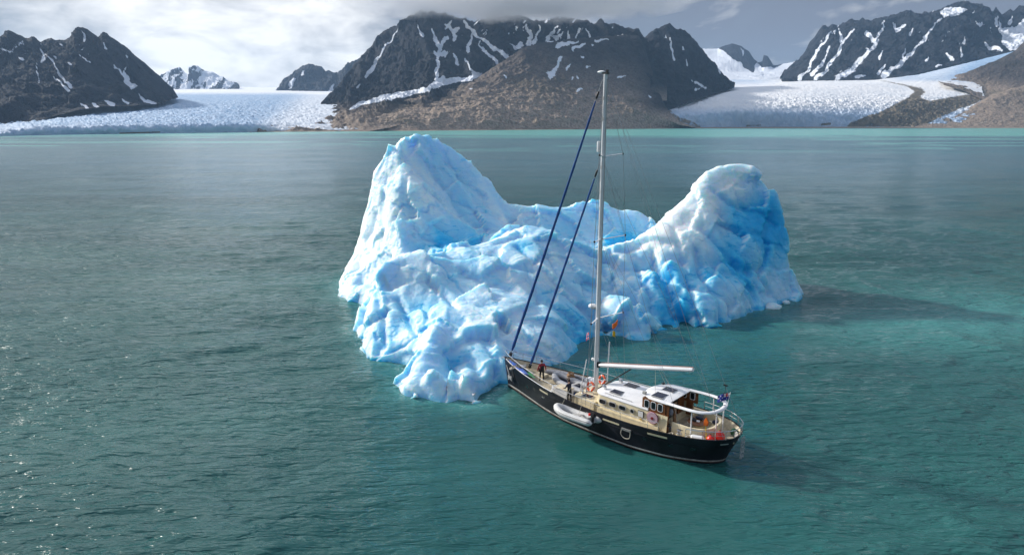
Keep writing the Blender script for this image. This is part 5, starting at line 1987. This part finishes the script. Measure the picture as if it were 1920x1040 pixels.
# ladder of chain over the stern
m = MB()
for k in range(9):
    z = 1.75 - 0.17 * k
    m.torus((20.42 + 0.0, -0.75, z), 0.075, 0.018, (0, 1, 0) if k % 2 else (1, 0, 0.3), 10, 5)
    m.torus((20.42 + 0.0, -0.40, z), 0.075, 0.018, (1, 0, 0.2) if k % 2 else (0, 1, 0), 10, 5)
    if k % 2 == 0:
        m.tube([(20.42, -0.75, z), (20.42, -0.40, z)], 0.02, 5)
m.build('boarding_ladder', M['gasket'], yacht)
hull_patch('stern_name_strip', 19.7, 20.05, 0.80, 0.84, 0.012, M['gasket'], 1)

# ================================================================== THINGS ON BOARD
class TB(MB):
    """shapes given around a thing's own origin (x along the boat aft, y to port, z up)"""


def thing(name, label, cat, a, b, z, yaw=0.0, group=None):
    o = empty(name, bw(a, b, z), HEAD + yaw)
    tag(o, label, cat, group)
    return o


def single(mb, name, mat, label, cat, a, b, z, yaw=0.0, group=None, bevel=0.0):
    o = mb.build(name, mat, None, 40, bevel)
    o.location = bw(a, b, z)
    o.rotation_euler = (0, 0, HEAD + yaw)
    tag(o, label, cat, group)
    return o


# inflatable boats. bow at -x, stern at +x
def inflatable(name, label, a, b, z, L, W, r, mat, yaw, floor_mat, engine, tilt=0.0):
    t = thing(name, label, 'dinghy', a, b, z, yaw)
    t.rotation_euler = (tilt, 0, HEAD + yaw)
    m = MB()
    hw = W / 2 - r
    half = L / 2
    pts = [(half, hw, 0), (half - 0.45, hw, 0), (0.2, hw, 0), (-half * 0.45, hw * 0.95, 0.03), (-half * 0.8, hw * 0.62, 0.14), (-half * 0.97, hw * 0.2, 0.22), (-half, 0, 0.23)]
    pts = pts + [(p[0], -p[1], p[2]) for p in reversed(pts[:-1])]
    path = curve(pts, 6)
    rad = []
    for k in range(len(path)):
        e = min(k, len(path) - 1 - k)
        rad.append(r * (0.22 + 0.78 * min(1, e / 4.5)))
    m.tube(path, rad, 12)
    m.build('buoyancy_tube', mat, t)
    m = MB()
    q = [p for p in curve(pts, 4)]
    m.prism([(p.x * 0.985 - 0.0, p.y) for p in q[3:-3]], -0.14, -0.08)
    m.build('floor', floor_mat, t)
    m = MB()
    m.box((half - 0.52, 0, 0.05), (0.07, 2 * hw, 0.42))
    m.build('transom', M['gasket'], t, 40, 0.015)
    m = MB()
    m.box((0.25, 0, 0.10), (0.26, 2 * hw + 0.1, 0.05))
    m.build('thwart', M['gasket'], t, 40, 0.01)
    m = MB()
    for sd in (1, -1):
        pp_ = [(p.x, p.y + (sd * r * 0.9), p.z + 0.06) for p in curve(pts, 4) if (p.y > 0.1) == (sd > 0) and abs(p.y) > 0.1]
        m.tube(pp_, 0.02, 5)
    m.build('grab_line', M['blk'], t)
    if engine:
        x = half - 0.42
        m = MB()
        m.box((x + 0.05, 0, 0.45), (0.40, 0.26, 0.36))
        m.build('engine_cowl', M['blk'], t, 40, 0.07)
        m = MB()
        m.box((x - 0.2, 0.03, 0.42), (0.18, 0.24, 0.18))
        m.build('fuel_tank', M['red'], t, 40, 0.04)
        m = MB()
        m.box((x + 0.08, 0, -0.05), (0.14, 0.10, 0.8))
        m.lathe((x + 0.02, 0, -0.42), [(0, 0), (0.06, 0.03), (0.06, 0.3), (0.0, 0.34)], 8, (1, 0, 0))
        m.build('engine_leg', M['blk'], t)
        m = MB()
        m.tube([(x - 0.05, 0, 0.42), (x - 0.5, 0.05, 0.5)], 0.025, 6)
        m.build('tiller', M['gasket'], t)
    return t


inflatable('inflatable_dinghy', 'small pale grey inflatable dinghy slung against the black hull', 9.75, 3.42, 1.42, 3.5, 1.75, 0.24, M['pale_rubber'], 0.02, M['pale_rubber'], True, R(-10))
inflatable('inflatable_dinghy', 'grey inflatable boat stowed on the foredeck ahead of the mast', 6.55, -0.35, deck_z(6.5) + 0.36, 3.9, 1.7, 0.25, M['grey_rubber'], R(-8), M['darkcloth'], False)
m = MB()
m.tube([(0, 0, 0), (0.55, -0.25, 1.35)], 0.014, 5)
single(m, 'dinghy_painter', M['rope'], 'rope from the rail down to the bow of the slung dinghy', 'rope', 8.2, 3.1, 1.75)
m = MB()
m.tube([(0, 0, 0), (-0.15, -0.75, 0.75)], 0.014, 5)
single(m, 'dinghy_lashing', M['rope'], 'rope from the rail to the middle of the slung dinghy', 'rope', 9.9, 3.35, 1.6)

# white storage box and bundle beside it
t = thing('deck_box', 'white deck box beside the person in navy', 'box', 6.95, 1.25, deck_z(7))
m = MB()
m.box((0, 0, 0.33), (1.25, 0.85, 0.66))
m.build('body', M['white'], t, 40, 0.06)
m = MB()
m.box((0, 0, 0.70), (1.31, 0.91, 0.07))
m.build('lid', M['sidepaint'], t, 40, 0.02)
m = MB()
for k in range(7):
    m.torus((0.0 + 0.02 * k, 0.01 * k, 0.08 + 0.065 * k), 0.27 - 0.006 * k, 0.045, (0.1 * math.sin(k), 0.1, 1), 18, 6)
single(m, 'rope_coil', M['white'], 'coil of thick white rope in front of the white deck box', 'rope', 5.95, 1.15, deck_z(6))
m = MB()
for k in range(8):
    m.torus((0.03 * math.sin(k * 2.1), 0.04 * math.cos(k * 1.7), 0.05 + 0.05 * k), 0.34 - 0.02 * k, 0.035, (0.2 * math.sin(k), 0.15 * math.cos(k), 1), 16, 5)
single(m, 'rope_heap', M['tan'], 'dark heap of rope on top of the stowed inflatable', 'rope', 5.75, -1.15, deck_z(5.7) + 0.45)
m = MB()
pts = curve([(-2.3, 0.45, 0.22), (-1.2, 0.12, 0.30), (0, 0, 0.32), (1.2, -0.05, 0.30), (2.0, -0.02, 0.26)], 6)
m.tube(pts, [0.06] + [0.22] * (len(pts) - 2) + [0.06], 10)
single(m, 'sail_bag', M['greycloth'], 'long grey sail bag along the far bulwark', 'sail bag', 5.4, -1.62, deck_z(5.4) + 0.05)
t = thing('liferaft_case', 'white box on the far side of the deck just before the mast', 'box', 7.75, -1.75, deck_z(7.7))
m = MB()
m.box((0, 0, 0.40), (1.7, 0.75, 0.62))
m.build('case', M['white'], t, 40, 0.08)
m = MB()
for x in (-0.5, 0.5):
    m.box((x, 0, 0.40), (0.06, 0.80, 0.67))
m.build('strap', M['gasket'], t)
m = MB()
m.box((0, 0, 0.07), (1.5, 0.6, 0.10))
m.build('cradle', M['steel'], t)
m = MB()
m.box((0, 0, 0.14), (0.9, 0.7, 0.26))
single(m, 'blue_tarpaulin', M['navy'], 'folded blue tarpaulin on deck between the grey boat and the hatch', 'tarpaulin', 7.75, 0.35, deck_z(7.7), 0.3, bevel=0.08)


# life rings on the mast
def life_ring(label, a, b, z, ax):
    t = thing('life_ring', label, 'life ring', a, b, z, 0, 'orange life rings at the mast')
    m = MB()
    m.torus((0, 0, 0), 0.31, 0.085, ax, 26, 10)
    m.build('ring', M['orange'], t)
    axv = Vector(ax).normalized()
    u = axv.orthogonal().normalized()
    w = axv.cross(u)
    for k in range(4):
        an = k * math.pi / 2 + 0.5
        c = (u * math.cos(an) + w * math.sin(an)) * 0.31
        tg = (-u * math.sin(an) + w * math.cos(an))
        m = MB()
        m.lathe(c - tg * 0.045, [(0.088, 0), (0.092, 0.01), (0.092, 0.08), (0.088, 0.09)], 12, tg)
        m.build('tape', M['reflect'], t)
    return t


life_ring('orange life ring low in front of the mast, on the side nearer the slung dinghy', 8.97, 0.62, 2.62, (-0.1, 0.95, 0.25))
life_ring('orange life ring on the far side of the mast, under the boom', 9.15, -0.62, 2.85, (-0.25, 0.95, 0.2))


def kayak(label, a, b, z, L, W, mat, yaw, roll, pitch):
    t = thing('kayak', label, 'kayak', a, b, z, yaw, None)
    t.rotation_euler = (roll, pitch, HEAD + yaw)
    m = MB()
    rows = []
    for k in range(25):
        s = -1 + 2 * k / 24
        wd = W / 2 * max(0.02, (1 - abs(s) ** 2.2))
        ht = 0.17 * max(0.12, (1 - abs(s) ** 3)) + 0.0
        up = 0.10 * abs(s) ** 3
        rows.append([(s * L / 2, wd * math.cos(R(360 * j / 14)), up + ht * math.sin(R(360 * j / 14)) * (0.8 if j < 8 else 1.0)) for j in range(14)])
    m.grid(rows, close=True)
    m.build('hull', mat, t)
    m = MB()
    m.torus((0, 0, 0.13), 0.01, 0.01, (0, 0, 1), 4, 4)
    m.bm.clear()
    pth = [(0.42 * math.cos(R(15 * k)), 0.2 * math.sin(R(15 * k)), 0.135) for k in range(25)]
    m.tube(pth, 0.02, 6, cap=False)
    m.build('cockpit_rim', M['blk'], t)
    m = MB()
    m.prism([(0.40 * math.cos(R(15 * k)), 0.185 * math.sin(R(15 * k))) for k in range(24)], 0.12, 0.142)
    m.build('cockpit', M['blk'], t)
    return t


kayak('blue kayak lashed along the bow rail', 1.75, 0.66, 2.30, 3.5, 0.60, M['kayak_blue'], R(-21), R(-8), R(3))
kayak('green kayak beside the blue one on the bow', 2.25, 0.38, 2.02, 3.2, 0.55, M['kayak_green'], R(-19), 0, R(3))
m = MB()
for k in range(5):
    m.torus((0.05 * k, 0.02 * math.sin(k), 0.04 * k), 0.16, 0.03, (0.3 * math.sin(k * 2), 0.3, 1), 12, 5)
single(m, 'mooring_line', M['rope'], 'small pale coil of line hung at the bow rail', 'rope', 1.3, 1.0, 2.25)
m = MB()
m.ball((0, 0, 0.14), (0.20, 0.16, 0.14))
m.ball((0.2, 0.1, 0.10), (0.14, 0.14, 0.1))
single(m, 'red_bag', M['jacket_red'], 'small red bag near the foot of the inner blue sail', 'bag', 2.75, 0.35, deck_z(2.7))


# ---- people
def person(label, a, b, z, yaw, joints, edges, regions, mats, hair):
    """joints: name -> (pos, radius); regions: part of the body -> material index"""
    names = list(joints)
    me = bpy.data.meshes.new('person')
    me.from_pydata([joints[k][0] for k in names], [(names.index(p), names.index(q)) for p, q in edges], [])
    o = bpy.data.objects.new('person_tmp', me)
    C.objects.link(o)
    md = o.modifiers.new('Skin', 'SKIN')
    sv = me.skin_vertices[0].data
    for i, k in enumerate(names):
        r = joints[k][1]
        sv[i].radius = (r, r) if not isinstance(r, tuple) else r
        sv[i].use_root = (k == 'pelvis')
    md.use_smooth_shade = True
    sb = o.modifiers.new('Sub', 'SUBSURF')
    sb.levels = sb.render_levels = 1
    dg = bpy.context.evaluated_depsgraph_get()
    nm = bpy.data.meshes.new_from_object(o.evaluated_get(dg))
    bpy.data.objects.remove(o, do_unlink=True)
    nm.materials.clear()
    for m_ in mats:
        nm.materials.append(m_)
    segs = [(Vector(joints[p][0]), Vector(joints[q][0]), regions.get(q, regions.get(p, 0))) for p, q in edges]
    for f in nm.polygons:
        f.use_smooth = True
        c = f.center
        bd, bi = 9, 0
        for p, q, mi in segs:
            d = q - p
            t = max(0, min(1, (c - p).dot(d) / max(d.length_squared, 1e-9)))
            dist = (c - p - d * t).length
            if dist < bd:
                bd, bi = dist, mi
        f.material_index = bi
    nm.name = 'person'
    o = bpy.data.objects.new('person', nm)
    o.location = bw(a, b, z)
    o.rotation_euler = (0, 0, HEAD + yaw)
    C.objects.link(o)
    tag(o, label, 'person')
    hd = Vector(joints['head'][0])
    hm = MB()
    hm.ball((hd.x, -hd.y, hd.z + 0.035), (0.112, 0.10, 0.125), 14, 10)
    # keep the face free: drop the cap's lower front
    dl = [v for v in hm.bm.verts if (v.co.x - hd.x) > 0.045 and v.co.z < hd.z + 0.07 or v.co.z < hd.z - 0.05]
    bmesh.ops.delete(hm.bm, geom=dl, context='VERTS')
    hm.build('hair', hair, o)
    fm = MB()
    for sy in (-0.036, 0.036):
        fm.ball((hd.x + 0.094, sy + -hd.y, hd.z + 0.012), (0.012, 0.016, 0.010), 8, 6)
    fm.build('eye', M['blk'], o)
    fm = MB()
    fm.ball((hd.x + 0.108, -hd.y, hd.z - 0.022), (0.022, 0.014, 0.026), 8, 6)
    fm.build('nose', M['skin'], o)
    fm = MB()
    fm.ball((hd.x + 0.094, -hd.y, hd.z - 0.062), (0.010, 0.026, 0.007), 8, 6)
    fm.build('mouth', M['jacket_red'], o)
    for sy in (-1, 1):
        fm = MB()
        fm.ball((hd.x + 0.005, sy * 0.104 - hd.y, hd.z - 0.005), (0.024, 0.012, 0.034), 8, 6)
        fm.build('ear', M['skin'], o)
    return o


def figure(lean, arm_l, arm_r, stride):
    """a clothed adult 1.78 m tall facing +x; arms given as elbow, wrist offsets from the shoulder"""
    J = {'pelvis': ((0, 0, 0.98), (0.150, 0.120)), 'waist': ((lean * 0.3, 0, 1.14), (0.150, 0.115)), 'chest': ((lean * 0.8, 0, 1.34), (0.172, 0.128)), 'neck0': ((lean, 0, 1.50), (0.075, 0.07)),
         'neck': ((lean + 0.01, 0, 1.56), (0.056, 0.056)), 'head': ((lean + 0.03, 0, 1.665), (0.094, 0.098)), 'crown': ((lean + 0.03, 0, 1.76), (0.066, 0.07))}
    E_ = [('pelvis', 'waist'), ('waist', 'chest'), ('chest', 'neck0'), ('neck0', 'neck'), ('neck', 'head'), ('head', 'crown')]
    Rg = {'waist': 0, 'chest': 0, 'neck0': 0, 'neck': 3, 'head': 3, 'crown': 3}
    for s, nm, (el, wr) in ((1, 'l', arm_l), (-1, 'r', arm_r)):
        sh = Vector((lean * 0.95, s * 0.19, 1.44))
        e = sh + Vector(el)
        w = e + Vector(wr)
        J['sh' + nm] = (tuple(sh), 0.074)
        J['el' + nm] = (tuple(e), 0.056)
        J['wr' + nm] = (tuple(w), 0.043)
        d = (w - e).normalized()
        pl = w + d * 0.085
        J['palm' + nm] = (tuple(pl), (0.036, 0.03))
        E_ += [('chest', 'sh' + nm), ('sh' + nm, 'el' + nm), ('el' + nm, 'wr' + nm), ('wr' + nm, 'palm' + nm)]
        Rg.update({'sh' + nm: 1, 'el' + nm: 1, 'wr' + nm: 1, 'palm' + nm: 3})
        side = Vector((1, 0, 0)) - d * d.x
        side.normalize()
        inn = d.cross(side)
        for k, (off, ln) in enumerate(((0.030, 0.075), (0.010, 0.085), (-0.010, 0.08), (-0.030, 0.062))):
            f0 = pl + side * off + d * 0.02
            f1 = f0 + d * ln * 0.55
            f2 = f1 + (d * 0.7 + inn * 0.5 * s) * ln * 0.5
            J['fa%d' % k + nm] = (tuple(f1), 0.010)
            J['fb%d' % k + nm] = (tuple(f2), 0.008)
            E_ += [('palm' + nm, 'fa%d' % k + nm), ('fa%d' % k + nm, 'fb%d' % k + nm)]
            Rg.update({'fa%d' % k + nm: 3, 'fb%d' % k + nm: 3})
        t1 = w + d * 0.03 + side * 0.05
        t2 = t1 + d * 0.05 + side * 0.015
        J['ta' + nm] = (tuple(t1), 0.012)
        J['tb' + nm] = (tuple(t2), 0.009)
        E_ += [('wr' + nm, 'ta' + nm), ('ta' + nm, 'tb' + nm)]
        Rg.update({'ta' + nm: 3, 'tb' + nm: 3})
        hx = stride * s
        J['hip' + nm] = ((0.0, s * 0.095, 0.90), 0.105)
        J['kn' + nm] = ((hx * 0.5 + 0.03, s * 0.12, 0.50), 0.074)
        J['an' + nm] = ((hx, s * 0.13, 0.09), 0.055)
        J['toe' + nm] = ((hx + 0.18, s * 0.15, 0.04), 0.042)
        E_ += [('pelvis', 'hip' + nm), ('hip' + nm, 'kn' + nm), ('kn' + nm, 'an' + nm), ('an' + nm, 'toe' + nm)]
        Rg.update({'hip' + nm: 2, 'kn' + nm: 2, 'an' + nm: 2, 'toe' + nm: 2})
    Rg['pelvis'] = 2
    return J, E_, Rg


J, E_, Rg = figure(0.03, ((0.02, 0.10, -0.28), (0.10, 0.03, -0.24)), ((-0.02, -0.12, -0.27), (0.06, -0.06, -0.25)), 0.09)
person('person in black vest with dark red sleeves standing on the foredeck', 4.05, 0.42, deck_z(4.05) + 0.03, R(150), J, E_, Rg, [M['jacket_black'], M['jacket_red'], M['trouser'], M['skin']], M['jacket_black'])
J, E_, Rg = figure(0.08, ((0.10, 0.06, -0.27), (0.22, -0.04, -0.10)), ((0.12, -0.08, -0.25), (0.24, 0.03, -0.04)), 0.05)
person('person in navy jacket and dark trousers standing by the white deck box', 7.95, 1.88, deck_z(8) + 0.03, R(172), J, E_, Rg, [M['jacket_navy'], M['jacket_navy'], M['trouser'], M['skin']], M['hair'])

# ---- cockpit clutter
t = thing('cockpit_table', 'round brown wooden table in the cockpit', 'table', 17.55, 0.15, 1.6)
m = MB()
m.lathe((0, 0, 0.62), [(0, 0), (0.68, 0.0), (0.72, 0.03), (0.72, 0.06), (0.68, 0.08), (0, 0.08)], 24)
m.build('tabletop', M['wood'], t)
m = MB()
m.lathe((0, 0, 0), [(0.42, 0), (0.42, 0.3), (0.36, 0.60), (0, 0.61)], 18)
m.build('pedestal', M['cream'], t)
m = MB()
m.ball((0, 0, 0.08), (0.3, 0.16, 0.09))
m.ball((0.1, 0.12, 0.13), (0.16, 0.12, 0.08))
single(m, 'dark_bag', M['darkcloth'], 'dark bag lying on the round cockpit table', 'bag', 17.45, -0.2, 2.30)
m = MB()
m.ball((0, 0, 0.08), (0.24, 0.18, 0.09))
m.box((0.2, 0.1, 0.05), (0.22, 0.16, 0.1))
single(m, 'folded_coat', M['blk'], 'black folded coat on the round cockpit table beside the bag', 'coat', 17.2, 0.25, 2.30)
m = MB()
m.box((0, 0, 0.06), (0.22, 0.16, 0.08))
single(m, 'chart_book', M['white'], 'small white book on the round cockpit table', 'book', 17.62, 0.32, 2.302, 0.4)
for k, (a, b, lab, mt) in enumerate(((18.35, -0.75, 'dark blue cushion at the aft end of the cockpit bench', 'darkcloth'), (17.05, -1.2, 'grey cushion on the far cockpit bench', 'greycloth'))):
    m = MB()
    m.box((0, 0, 0.15), (0.42, 0.34, 0.22))
    single(m, 'cushion', M[mt], lab, 'cushion', a, b, 2.0, 0.5, bevel=0.07)
t = thing('winch', 'steel winch on the side deck beside the cockpit', 'winch', 17.15, 2.05, deck_z(17.1))
m = MB()
m.lathe((0, 0, 0), [(0.2, 0), (0.2, 0.42), (0.16, 0.45), (0, 0.45)], 14)
m.build('pedestal', M['cream'], t)
m = MB()
m.lathe((0, 0, 0.45), [(0.19, 0), (0.19, 0.05), (0.12, 0.09), (0.11, 0.2), (0.17, 0.25), (0.16, 0.29), (0, 0.3)], 14)
m.build('drum', M['steel'], t)
m = MB()
m.box((0.12, 0, 0.77), (0.34, 0.04, 0.03))
m.build('handle', M['blk'], t)
for k, (a, b, lab) in enumerate(((15.95, 1.55, 'clutter of dark rope and shackles by the wooden door post'), (16.4, 1.9, 'small coil of pale rope on the side deck by the cockpit'))):
    m = MB()
    for j in range(5):
        m.torus((0.03 * j, 0.02 * j, 0.04 + 0.05 * j), 0.16, 0.03, (0.3 * math.sin(j), 0.2, 1), 14, 5)
    single(m, 'rope_coil', M['blk'] if k == 0 else M['rope'], lab, 'rope', a, b, 1.84 if k == 0 else deck_z(16.4))


def buoy(label, a, b, z, r):
    t = thing('mooring_buoy', label, 'buoy', a, b, z, 0, 'red buoys at the stern')
    m = MB()
    m.lathe((0, 0, 0), [(0, 0.0), (r * 0.5, r * 0.12), (r * 0.87, r * 0.5), (r, r), (r * 0.87, r * 1.5), (r * 0.5, r * 1.9), (r * 0.18, r * 2.08), (r * 0.16, r * 2.2), (0, r * 2.2)], 20)
    m.build('ball', M['red'], t)
    m = MB()
    m.torus((0, 0, r * 2.28), r * 0.12, r * 0.05, (0, 1, 0), 12, 6)
    m.build('eye', M['blk'], t)


buoy('larger upper red round buoy at the stern rail', 19.42, 0.80, 1.66, 0.34)
buoy('lower red round buoy beside the larger one', 19.05, 1.36, 1.56, 0.29)
t = thing('fender', 'white cylindrical fender lying inside the stern rail near the red buoys', 'fender', 18.35, 1.80, deck_z(18.6) + 0.42, R(14))
m = MB()
m.lathe((-0.45, 0, 0), [(0, 0), (0.08, 0.02), (0.17, 0.1), (0.18, 0.2), (0.18, 0.7), (0.17, 0.8), (0.08, 0.88), (0, 0.9)], 14, (1, 0, 0))
m.build('body', M['white'], t)
m = MB()
m.torus((0.48, 0, 0), 0.05, 0.02, (0, 1, 0), 10, 5)
m.build('eye', M['gasket'], t)
t = thing('bucket', 'beige bucket with white rim standing by the fender', 'bucket', 17.85, 2.0, deck_z(17.9))
m = MB()
m.lathe((0, 0, 0), [(0, 0), (0.15, 0), (0.19, 0.42), (0.17, 0.42), (0.14, 0.04), (0, 0.04)], 16)
m.build('pail', M['sidepaint'], t)
m = MB()
m.torus((0, 0, 0.42), 0.185, 0.02, (0, 0, 1), 18, 6)
m.build('rim', M['white'], t)
t = thing('paddle', 'yellow pole with an orange blade leaning on the cockpit coaming', 'paddle', 18.55, 1.22, 1.66)
m = MB()
m.tube([(0.35, 0.35, 0.05), (0.02, -0.05, 0.95)], 0.035, 7)
m.build('shaft', M['yellow'], t)
m = MB()
m.prism([(-0.16, 0.95), (0.14, 0.95), (0.17, 1.25), (0.02, 1.55), (-0.14, 1.3)], -0.13, -0.07, 'az')
m.build('blade', M['brightorange'], t, 40, 0.02)
m = MB()
m.ball((0, 0, 0.25), (0.22, 0.26, 0.28))
m.ball((0.1, -0.2, 0.18), (0.18, 0.18, 0.2))
single(m, 'canvas_bag', M['green'], 'dark green canvas bag against the stern bulwark', 'bag', 19.65, -0.85, deck_z(19.6))
m = MB()
m.prism([(-0.18, 0), (0.2, 0), (0.06, 0.55), (-0.06, 0.6)], -0.03, 0.03, 'az')
single(m, 'folded_awning', M['white'], 'white folded awning propped at the very stern', 'awning', 20.05, -0.35, deck_z(20))
m = MB()
m.box((0, 0, 0.15), (0.55, 0.42, 0.3))
single(m, 'wooden_crate', M['deck'], 'small beige crate behind the red buoys', 'crate', 19.9, 0.25, deck_z(19.9), 0.3, bevel=0.02)


# ---- flags
def flag(name, label, a, b, z, w, h_, yaw, paint, mats, parent_pole=None, sag=0.25, nx=22, ny=14):
    m = MB()
    rows = []
    for j in range(ny + 1):
        r_ = []
        for i in range(nx + 1):
            s, q = i / nx, j / ny
            r_.append((w * s * 0.9, 0.10 * w * math.sin(s * 7 + q * 1.5) * s, h_ * q - sag * w * s * s - 0.05 * h_ * math.sin(s * 5 + q)))
        rows.append(r_)
    R_ = m.grid(rows)
    m.bm.faces.ensure_lookup_table()
    for k, f in enumerate(m.bm.faces):
        j, i = divmod(k, nx)
        f.material_index = paint((i + 0.5) / nx, (j + 0.5) / ny)
    o = m.build(name, mats, None)
    sd = o.modifiers.new('cloth', 'SOLIDIFY')
    sd.thickness = 0.006
    o.location = bw(a, b, z)
    o.rotation_euler = (0, 0, HEAD + yaw)
    tag(o, label, 'flag')
    return o


M['flag_blue'] = simple('flag_blue', (0.010, 0.022, 0.20), 0.8, var=0.2, scale=6)
M['flag_red'] = simple('flag_red', (0.55, 0.012, 0.03), 0.8, var=0.2, scale=6)
M['flag_white'] = simple('flag_white', (0.75, 0.73, 0.74), 0.8, var=0.1, scale=6)


def ensign(s, q):
    if s < 0.5 and q > 0.5:
        x, y = s / 0.5, (q - 0.5) / 0.5
        if abs(x - 0.5) < 0.10 or abs(y - 0.5) < 0.14:
            return 1
        if abs(x - 0.5) < 0.2 or abs(y - 0.5) < 0.25:
            return 2
        if abs(x - y) < 0.14 or abs(x + y - 1) < 0.14:
            return 1 if abs(x - y) < 0.06 else 2
        return 0
    for (cx, cy_) in ((0.75, 0.8), (0.75, 0.2), (0.62, 0.5), (0.9, 0.55), (0.25, 0.22)):
        if abs(s - cx) < 0.035 and abs(q - cy_) < 0.06:
            return 2
    return 0


def nordic(s, q):
    if abs(s - 0.36) < 0.06 or abs(q - 0.5) < 0.08:
        return 1
    if abs(s - 0.36) < 0.12 or abs(q - 0.5) < 0.17:
        return 2
    return 0


flag('ensign_flag', 'dark blue ensign with red and white cross canton flying at the stern', 19.28, -0.62, 4.08, 0.85, 0.48, R(205), ensign, [M['flag_blue'], M['flag_red'], M['flag_white']], sag=0.45)
m = MB()
m.tube([(19.15, -0.60, 3.55), (19.30, -0.62, 4.62)], 0.022, 6)
m.build('flag_staff', M['white'], arch)
m = MB()
m.tube([(18.7, -1.1, 3.6), (18.72, -1.12, 4.75)], 0.014, 6)
m.box((18.72, -1.12, 4.80), (0.28, 0.05, 0.10))
m.build('aerial', M['blk'], arch)
m = MB()
m.ball((19.02, -0.55, 3.56), (0.14, 0.14, 0.11))
m.build('arch_lamp', M['blk'], arch)
flag('courtesy_flag', 'small red flag with blue cross hanging under the lower spreader', 9.35, 1.55, 6.62, 0.42, 0.55, R(160), nordic, [M['flag_red'], M['flag_blue'], M['flag_white']], sag=0.9, nx=16, ny=12)
flag('signal_pennant', 'small orange signal pennant on a halyard right of the mast', 9.75, -0.85, 6.95, 0.45, 0.42, R(20), lambda s, q: 0, [M['brightorange']], sag=-0.9, nx=8, ny=6)
flag('signal_pennant', 'small yellow signal flag under the orange pennant', 9.80, -0.85, 6.42, 0.24, 0.42, R(20), lambda s, q: 0, [M['yellow']], sag=0.5, nx=6, ny=6)


# ------------------------------------------------------------------ air
def haze():
    bm = bmesh.new()
    bmesh.ops.create_cube(bm, size=1.0)
    for v in bm.verts:
        v.co = Vector((v.co.x * 19000, 3000 + v.co.y * 13000, 455 + v.co.z * 914))
    me = bpy.data.meshes.new('haze')
    bm.to_mesh(me)
    bm.free()
    m = bpy.data.materials.new('haze_air')
    m.use_nodes = True
    t = NT(m.node_tree)
    p = t.n('ShaderNodeVolumePrincipled', {'Color': (0.45, 0.68, 1.0, 1), 'Density': 4.2e-5, 'Anisotropy': 0.25})
    t.n('ShaderNodeOutputMaterial', {'Volume': p.outputs[0]})
    me.materials.append(m)
    o = bpy.data.objects.new('haze', me)
    C.objects.link(o)
    tag(o, 'thin blue haze over the fjord', 'haze', kind='stuff')


haze()


def summit_cloud(label, c, half, dens, seed, base_soft):
    """a bank of cloud lying against a summit: ragged, thin at its foot and edges"""
    bm = bmesh.new()
    bmesh.ops.create_icosphere(bm, subdivisions=3, radius=1.0)
    me = bpy.data.meshes.new('summit_cloud')
    bm.to_mesh(me)
    bm.free()
    m = bpy.data.materials.new('cloud_vapour')
    m.use_nodes = True
    t = NT(m.node_tree)
    co = t.n('ShaderNodeTexCoord').outputs['Object']
    rad = t.n('ShaderNodeVectorMath', {0: co}, operation='LENGTH').outputs['Value']
    nz = t.noise(t.mapping(co, scale=(half[0] / 260, half[1] / 260, half[2] / 120), loc=(seed, seed * 2, 0)), 1.0, 4.0, 0.55, 0.3)
    body = t.math('SUBTRACT', 1.0, rad)
    f = t.math('MULTIPLY_ADD', t.math('SUBTRACT', nz, 0.5), 1.1, body)
    d = t.math('MULTIPLY', t.ramp(f, 0.02, base_soft), dens)
    p = t.n('ShaderNodeVolumePrincipled', {'Color': (0.985, 0.985, 0.99, 1), 'Density': d, 'Anisotropy': 0.1})
    t.n('ShaderNodeOutputMaterial', {'Volume': p.outputs[0]})
    me.materials.append(m)
    o = bpy.data.objects.new('summit_cloud', me)
    o.location = c
    o.scale = half
    C.objects.link(o)
    tag(o, label, 'summit_cloud', kind='stuff')


summit_cloud('bank of grey cloud lying on the central summit ridge', (30, 3020, 545), (840, 235, 130), 0.015, 1.7, 0.5)
